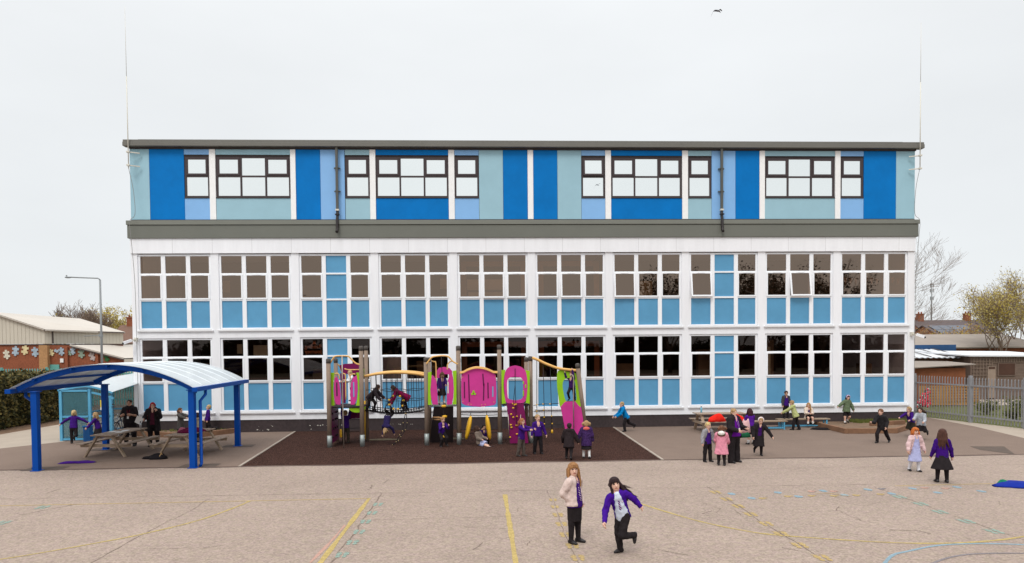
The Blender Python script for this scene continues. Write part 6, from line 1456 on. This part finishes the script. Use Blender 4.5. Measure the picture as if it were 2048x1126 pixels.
# on the climbing frame
_kx, _kz = at(704,741,-3.9)
person((_kx,-3.9),1.12,-60,'blond child in a white shirt inside the left tower of the climbing frame',dict(lean=8,armL=(50,10,60),armR=(40,10,60),head=(15,-20,0)),
  dict(hair='short',hairc=BLOND,top=('shirt',WH),legs='trousers'),z=_kz-1.12)
x, y = gd(691,886); person((x+.02,y),1.2,178,'child in purple jumper and grey trousers reaching up at the steel pole, seen from behind',dict(armL=(165,8,8,4),armR=(165,10,8,4),legL=(2,4,0),legR=(-2,4,4),head=(-10,0,0)),
  dict(hair='short',hairc=FAIR,top=('sweater',PUR),legs='trousers',legc=(70,62,52)))
person((10.32,-4.0),1.1,75,'child in dark quilted coat climbing onto the left end of the net bridge',dict(lean=42,armL=(75,10,20),armR=(60,10,30),legL=(35,4,50),legR=(-5,4,20),head=(10,-15,0)),
  dict(hair='bob',hairc=DBRN,top=('coat',(52,44,48)),puff=.028,hem=.1,legs='leggings'),z=1.16)
person((11.52,-3.98),1.16,-78,'girl in maroon coat bending down on the net bridge',dict(lean=58,armL=(62,8,10),armR=(70,10,5),legL=(18,5,30),legR=(-10,5,10),head=(5,0,0)),
  dict(hair='bob',hairc=DBRN,top=('coat',(122,16,66)),puff=.022,hem=.2,cflare=.03,hoodc=(96,14,58),legs='leggings'),z=1.15)
person((10.98,-4.42),1.15,-22,'child hanging upside down from the rope ring in white shirt and black trousers',dict(lean=-8,armL=(105,18,35),armR=(120,20,55),legL=(50,6,118),legR=(52,8,122),head=(0,10,0)),
  dict(hair='pony',hairc=FAIR,hl=.16,top=('cardigan',(48,40,84)),open=.2,legs='trousers'),roll=168,pelvis_z=.98)
person((12.93,-4.4),1.17,20,'girl in purple cardigan and black skirt standing on the middle tower platform',dict(lean=6,armL=(25,8,60,-20),armR=(10,12,25),legL=(3,3,2),legR=(-3,4,0),head=(32,10,0)),
  dict(hair='bob',hairc=BRN,top=('sweater',(60,36,100)),legs='skirt',skirtl=.23,flare=.11,sockl=.25),z=zp2)
person((12.95,-5.02),1.12,32,'girl with long hair flying sideways, swinging on the yellow disc rope',dict(lean=12,armL=(45,12,95,-10),armR=(30,10,100,-10),legL=(52,6,70),legR=(40,6,60),head=(8,0,0)),
  dict(hair='pony',hairc=(184,140,94),hl=.12,wind=(-.22,.05,.10),top=('sweater',PUR),legs='trousers'),pelvis_z=.50)
person((14.28,-4.95),1.16,62,'girl in grey coat and lilac dress sitting on the rubber surface by the yellow discs',dict(lean=-12,armL=(25,10,40),armR=(20,10,45),legL=(66,6,14),legR=(74,4,6),head=(-6,-170+110,0)),
  dict(hair='long',hairc=DBRN,hl=.14,top=('coat',(128,114,104)),hem=.06,puff=.022,hoodc=(120,106,98),legs='skirt',legc=(186,190,226),skirtl=.2,flare=.09,sockl=.3),pelvis_z=.13)
person((14.42,-4.35),1.1,10,'dark haired child in purple sitting behind the girl in grey',dict(lean=5,armL=(60,6,110,-10),armR=(60,6,110,-10),legL=(95,8,110),legR=(95,8,110),head=(8,-10,0)),
  dict(hair='bob',hairc=BLK,top=('sweater',PUR),legs='trousers',skin=1),pelvis_z=.14)
person(gd(1043,913),1.2,58,'girl with ginger brown ponytail in purple cardigan pointing across the boy beside her',dict(lean=4,armL=(82,4,6,-6),armR=(70,6,30),legL=(6,3,4),legR=(-6,3,8),head=(2,0,0)),
  dict(hair='pony',hairc=(168,108,66),hl=.18,top=('sweater',PUR),legs='trousers',legc=(92,82,76)))
person(gd(1076,908),1.26,12,'boy with fair hair in purple jumper and black trousers beside the pointing girl',dict(armL=(4,22,14,16),armR=(2,16,12,12),legL=(4,5,2),legR=(-4,4,4),head=(0,-12,0)),
  dict(hair='short',hairc=FAIR,top=('sweater',PUR),legs='trousers',badge=1))
person((17.62,-4.42),1.08,-35,'girl with long hair standing inside the leaning lime panel of the climbing frame',dict(lean=10,armL=(150,5,25,-5),armR=(120,10,40),legL=(-4,4,10),legR=(32,6,62),head=(0,-20,0)),
  dict(hair='long',hairc=(176,124,90),hl=.2,top=('sweater',(64,30,96)),legs='leggings'),z=cB(1040,577,-4.5)[1])
person(gd(1138,919),1.12,165,'child in black puffer coat running hand in hand beside the flowery coat',dict(lean=16,armL=(10,24,25),armR=(-5,30,5,26),legL=(22,4,30),legR=(-12,4,26),head=(4,0,0)),
  dict(hair='short',hairc=BLK,top=('coat',(44,36,38)),puff=.034,hem=.18,cflare=.02,legs='leggings',skin=1))
person(gd(1173,917),1.16,172,'girl in navy flowery coat with pink hood and white socks, seen from behind',dict(lean=4,armL=(-5,26,5,24),armR=(-4,14,20,10),legL=(6,4,4),legR=(-4,4,14),head=(10,0,0)),
  dict(hair='bunches',hairc=FAIR,hl=.1,top=('coat',(62,40,86)),pat=.75,puff=.03,hem=.17,cflare=.015,hoodc=(224,110,104),legs='skirt',skirtl=.26,flare=.1,sockl=.85))
# middle and right
person(gd(1252,863),1.26,-80,'fair haired boy in bright blue jacket running left along the school wall',dict(lean=26,armL=(50,10,35),armR=(40,12,40),legL=(22,3,28),legR=(-30,3,38),head=(-14,0,0)),
  dict(hair='crop',hairc=(192,160,112),top=('coat',(8,126,192)),puff=.014,hem=.08,hoodc=(10,110,176),legs='trousers'))
person((21.78,-9.2),1.62,30,'woman in black jacket and purple scarf with a lanyard, talking to two small children',dict(armL=(22,8,62,-10),armR=(14,16,58,-22),legL=(0,5,0),legR=(2,5,0),head=(8,8,0)),
  dict(hair='bun',hairc=FAIR,top=('coat',BK),open=.34,inner=(98,20,140),hem=.10,puff=.026,hood=False,shirt=(98,20,140),legs='wide',girth=1.36,lanyard=(170,130,190)),adult=True)
person((21.05,-9.05),1.17,22,'small blond boy in purple vest with a grey jacket slipping off his shoulders',dict(armL=(2,20,16,14),armR=(2,22,16,16),legL=(2,5,0),legR=(-2,4,2),head=(14,-14,0)),
  dict(hair='crop',hairc=(216,186,130),top=('coat',(150,148,152)),pat=.3,open=.24,inner=PUR,hem=.08,puff=.02,hood=False,legs='trousers'))
person(gd(1443,931),1.14,158,'small girl in pink coat with a white fur hood, seen from behind',dict(armL=(25,12,40),armR=(20,14,40),legL=(1,3,0),legR=(-1,3,0),head=(6,-25,0)),
  dict(hair='bunches',hairc=(120,80,58),hl=.07,top=('coat',(226,146,166)),puff=.03,hem=.22,cflare=.05,hoodc=(112,90,72),lining=(238,234,228),legs='leggings'))
person((23.72,-5.6),1.24,190,'girl with long dark hair in purple jumper, half hidden behind the woman',dict(lean=8,armL=(30,14,30),armR=(30,14,30),legL=(2,3,0),legR=(-2,3,0),head=(10,0,0)),
  dict(hair='long',hairc=(60,24,34),hl=.2,top=('sweater',(84,28,140)),legs='skirt',skirtl=.22))
cl = cloth('held_coat', (23.42,-5.9), .16, .14, .52, fab('pale pink', (232,186,186)), 'pale pink coat trailing beside the girl with long dark hair', 'coat', .2, 31, z=.45, fold=5)
person(gd(1518,912),1.22,-12,'girl in open black coat with white headband, hopping on one leg',dict(lean=6,tilt=4,armL=(5,38,12,34),armR=(5,20,22),legL=(-4,2,6),legR=(8,5,70),head=(22,4,4)),
  dict(hair='short',hairc=FAIR,top=('coat',BK),open=.10,inner=(64,24,96),hem=.2,cflare=.035,puff=.014,hood=False,band=(236,222,228),legs='skirt',skirtl=.26,flare=.1,tights=BK))
person((27.15,-.72),1.17,4,'boy in purple vest with grey coat standing on the bench against the window',dict(armL=(8,10,40,-10),armR=(2,12,12),legL=(0,3,0),legR=(0,3,0),head=(26,14,0)),
  dict(hair='crop',hairc=DBRN,top=('coat',(70,70,72)),open=.22,inner=PUR,hem=.08,puff=.012,hood=False,legs='trousers',skin=1),z=.36)
person(gd(1591,860),1.22,-128,'boy in pale green and grey jacket reaching out to the boy on the bench',dict(lean=20,armL=(70,10,8),armR=(75,8,10),legL=(10,4,4),legR=(-8,4,10),head=(-4,0,0)),
  dict(hair='crop',hairc=FAIR,top=('coat',(178,182,124)),puff=.018,hem=.08,hoodc=(186,190,130),legs='trousers'))
person((28.05,-.85),1.14,-8,'girl with very long fair hair in cream coat sitting at the bench end',dict(lean=4,armL=(25,10,70,-30),armR=(25,10,70,-30),legL=(84,5,84),legR=(82,5,84),head=(10,26,0)),
  dict(hair='long',hairc=(188,144,92),hl=.26,front=1.1,top=('coat',(226,208,192)),open=.08,inner=(60,44,110),hem=.12,cflare=.03,puff=.02,hood=False,legs='skirt',skirtl=.17,flare=.09,sockl=.3),pelvis_z=.46)
person(gd(1693,853),1.2,8,'child in green coat and purple cap stepping inside the raised bed',dict(tilt=3,armL=(4,30,8,16),armR=(4,52,14,58),legL=(8,10,52),legR=(0,2,0),head=(16,6,6)),
  dict(hair='bob',hairc=DBRN,top=('coat',(104,118,92)),puff=.03,hem=.09,legs='shorts',sockl=.2,band=(214,190,224)),z=.12)
person(gd(1764,886),1.25,-55,'boy in black jacket running away to the left, seen from behind',dict(lean=16,armL=(-25,14,60),armR=(40,12,70),legL=(-26,4,16),legR=(36,4,44),head=(-4,0,0)),
  dict(hair='short',hairc=(124,82,56),top=('coat',(46,44,46)),puff=.022,hem=.08,legs='trousers'))
person(gd(1822,873),1.16,-62,'girl in purple cardigan stretching one arm out to the left by the school corner',dict(lean=24,armR=(88,10,6),armL=(30,10,75),legL=(20,4,20),legR=(-16,4,30),head=(-8,10,0)),
  dict(hair='pony',hairc=FAIR,hl=.1,top=('sweater',PUR),legs='skirt',skirtl=.25,legc=(52,48,40),tights=BK))
person(gd(1842,880),1.2,-50,'girl with dark brown hair in pale grey hoodie running close behind the purple cardigan',dict(lean=14,armR=(40,14,70,-10),armL=(20,12,70),legL=(-22,4,60),legR=(16,4,16),head=(2,0,0)),
  dict(hair='long',hairc=DBRN,hl=.14,wind=(.08,.05,.06),top=('coat',(176,180,188)),puff=.014,hem=.07,legs='skirt',skirtl=.22,tights=(60,58,54)))
person(gd(1830,943),1.18,2,'ginger girl in lilac dress with a pink and grey coat slipping off, walking forward',dict(armL=(2,22,14,12),armR=(4,24,12,14),legL=(4,3,4),legR=(-6,4,14),head=(4,0,0)),
  dict(hair='long',hairc=GING,hl=.12,fringe=1,top=('coat',(222,190,190)),open=.22,inner=(176,178,220),hem=.12,puff=.02,hood=False,cflare=.02,legs='skirt',legc=(182,186,226),skirtl=.27,flare=.11,tights=(232,230,236)))
person(gd(1884,965),1.32,168,'girl with very long brown hair in purple cardigan and flared black skirt, seen from behind',dict(armL=(2,14,22,10),armR=(2,18,10,14),legL=(2,4,0),legR=(-2,4,0),head=(2,20,0)),
  dict(hair='long',hairc=(84,52,42),hl=.27,wind=(0,0,0),top=('sweater',(60,20,116)),legs='skirt',skirtl=.25,flare=.15,tights=BK,boots=1))
# foreground
m_st = bpy.data.materials.new('striped tie'); m_st.use_nodes = True; t_ = m_st.node_tree; p_ = t_.nodes['Principled BSDF']; wv_ = t_.nodes.new('ShaderNodeTexWave'); wv_.inputs['Scale'].default_value = 11; wv_.wave_profile = 'SAW'
tc_ = t_.nodes.new('ShaderNodeTexCoord'); mp_n = t_.nodes.new('ShaderNodeMapping'); mp_n.inputs['Rotation'].default_value = (0, R(50), 0); t_.links.new(tc_.outputs['Object'], mp_n.inputs[0]); t_.links.new(mp_n.outputs[0], wv_.inputs[0])
rp_ = t_.nodes.new('ShaderNodeValToRGB'); rp_.color_ramp.interpolation = 'CONSTANT'; rp_.color_ramp.elements[0].color = (*lin((70,40,112)), 1); rp_.color_ramp.elements[1].position = .62; rp_.color_ramp.elements[1].color = (*lin((198,170,196)), 1)
t_.links.new(wv_.outputs[0], rp_.inputs[0]); t_.links.new(rp_.outputs[0], p_.inputs['Base Color']); p_.inputs['Roughness'].default_value = .8
person((16.02,-17.15),1.39,46,'older girl with long light brown hair, pale pink jacket and striped tie, standing',dict(lean=-2,armL=(-8,10,42,-14),armR=(-22,16,58,-26),legL=(1,2,0),legR=(-1,2,0),head=(0,40,0)),
  dict(hair='long',hairc=(168,120,76),hl=.24,front=1.3,fringe=1,top=('coat',(214,192,184)),open=.15,inner=(62,24,116),hem=.03,puff=.018,cflare=.02,hoodc=(150,144,146),legs='skirt',skirtl=.23,flare=.062,tights=BK,tie=1,tiem=m_st,tiel=.24,tieoff=(.03,0,0),girth=1.1),fine=True)
person((16.72,-17.85),1.30,-56,'dark haired girl running towards the camera in open purple cardigan, white shirt and loose tie',dict(lean=19,tilt=0,twist=-48,armL=(-20,44,16,36),armR=(14,20,40,8),legL=(16,2,98),legR=(4,2,16),head=(-10,-10,0)),
  dict(hair='long',hairc=(52,32,34),hl=.25,front=1.0,fringe=1,wind=(.11,.17,.07),top=('cardigan',(66,22,140)),open=.20,shirt=(214,224,240),legs='trousers',tie=1,tiem=m_st,tiel=.26,tieoff=(.0,0,0),badge=1),fine=True)
t = tag(cloth('green_bag', (22.42,-8.35), .17, .1, .2, fab('bottle green', (30,92,62)), None, None, .2, 41, z=.62), 'small green bag hanging at the side of the woman in black', 'bag')
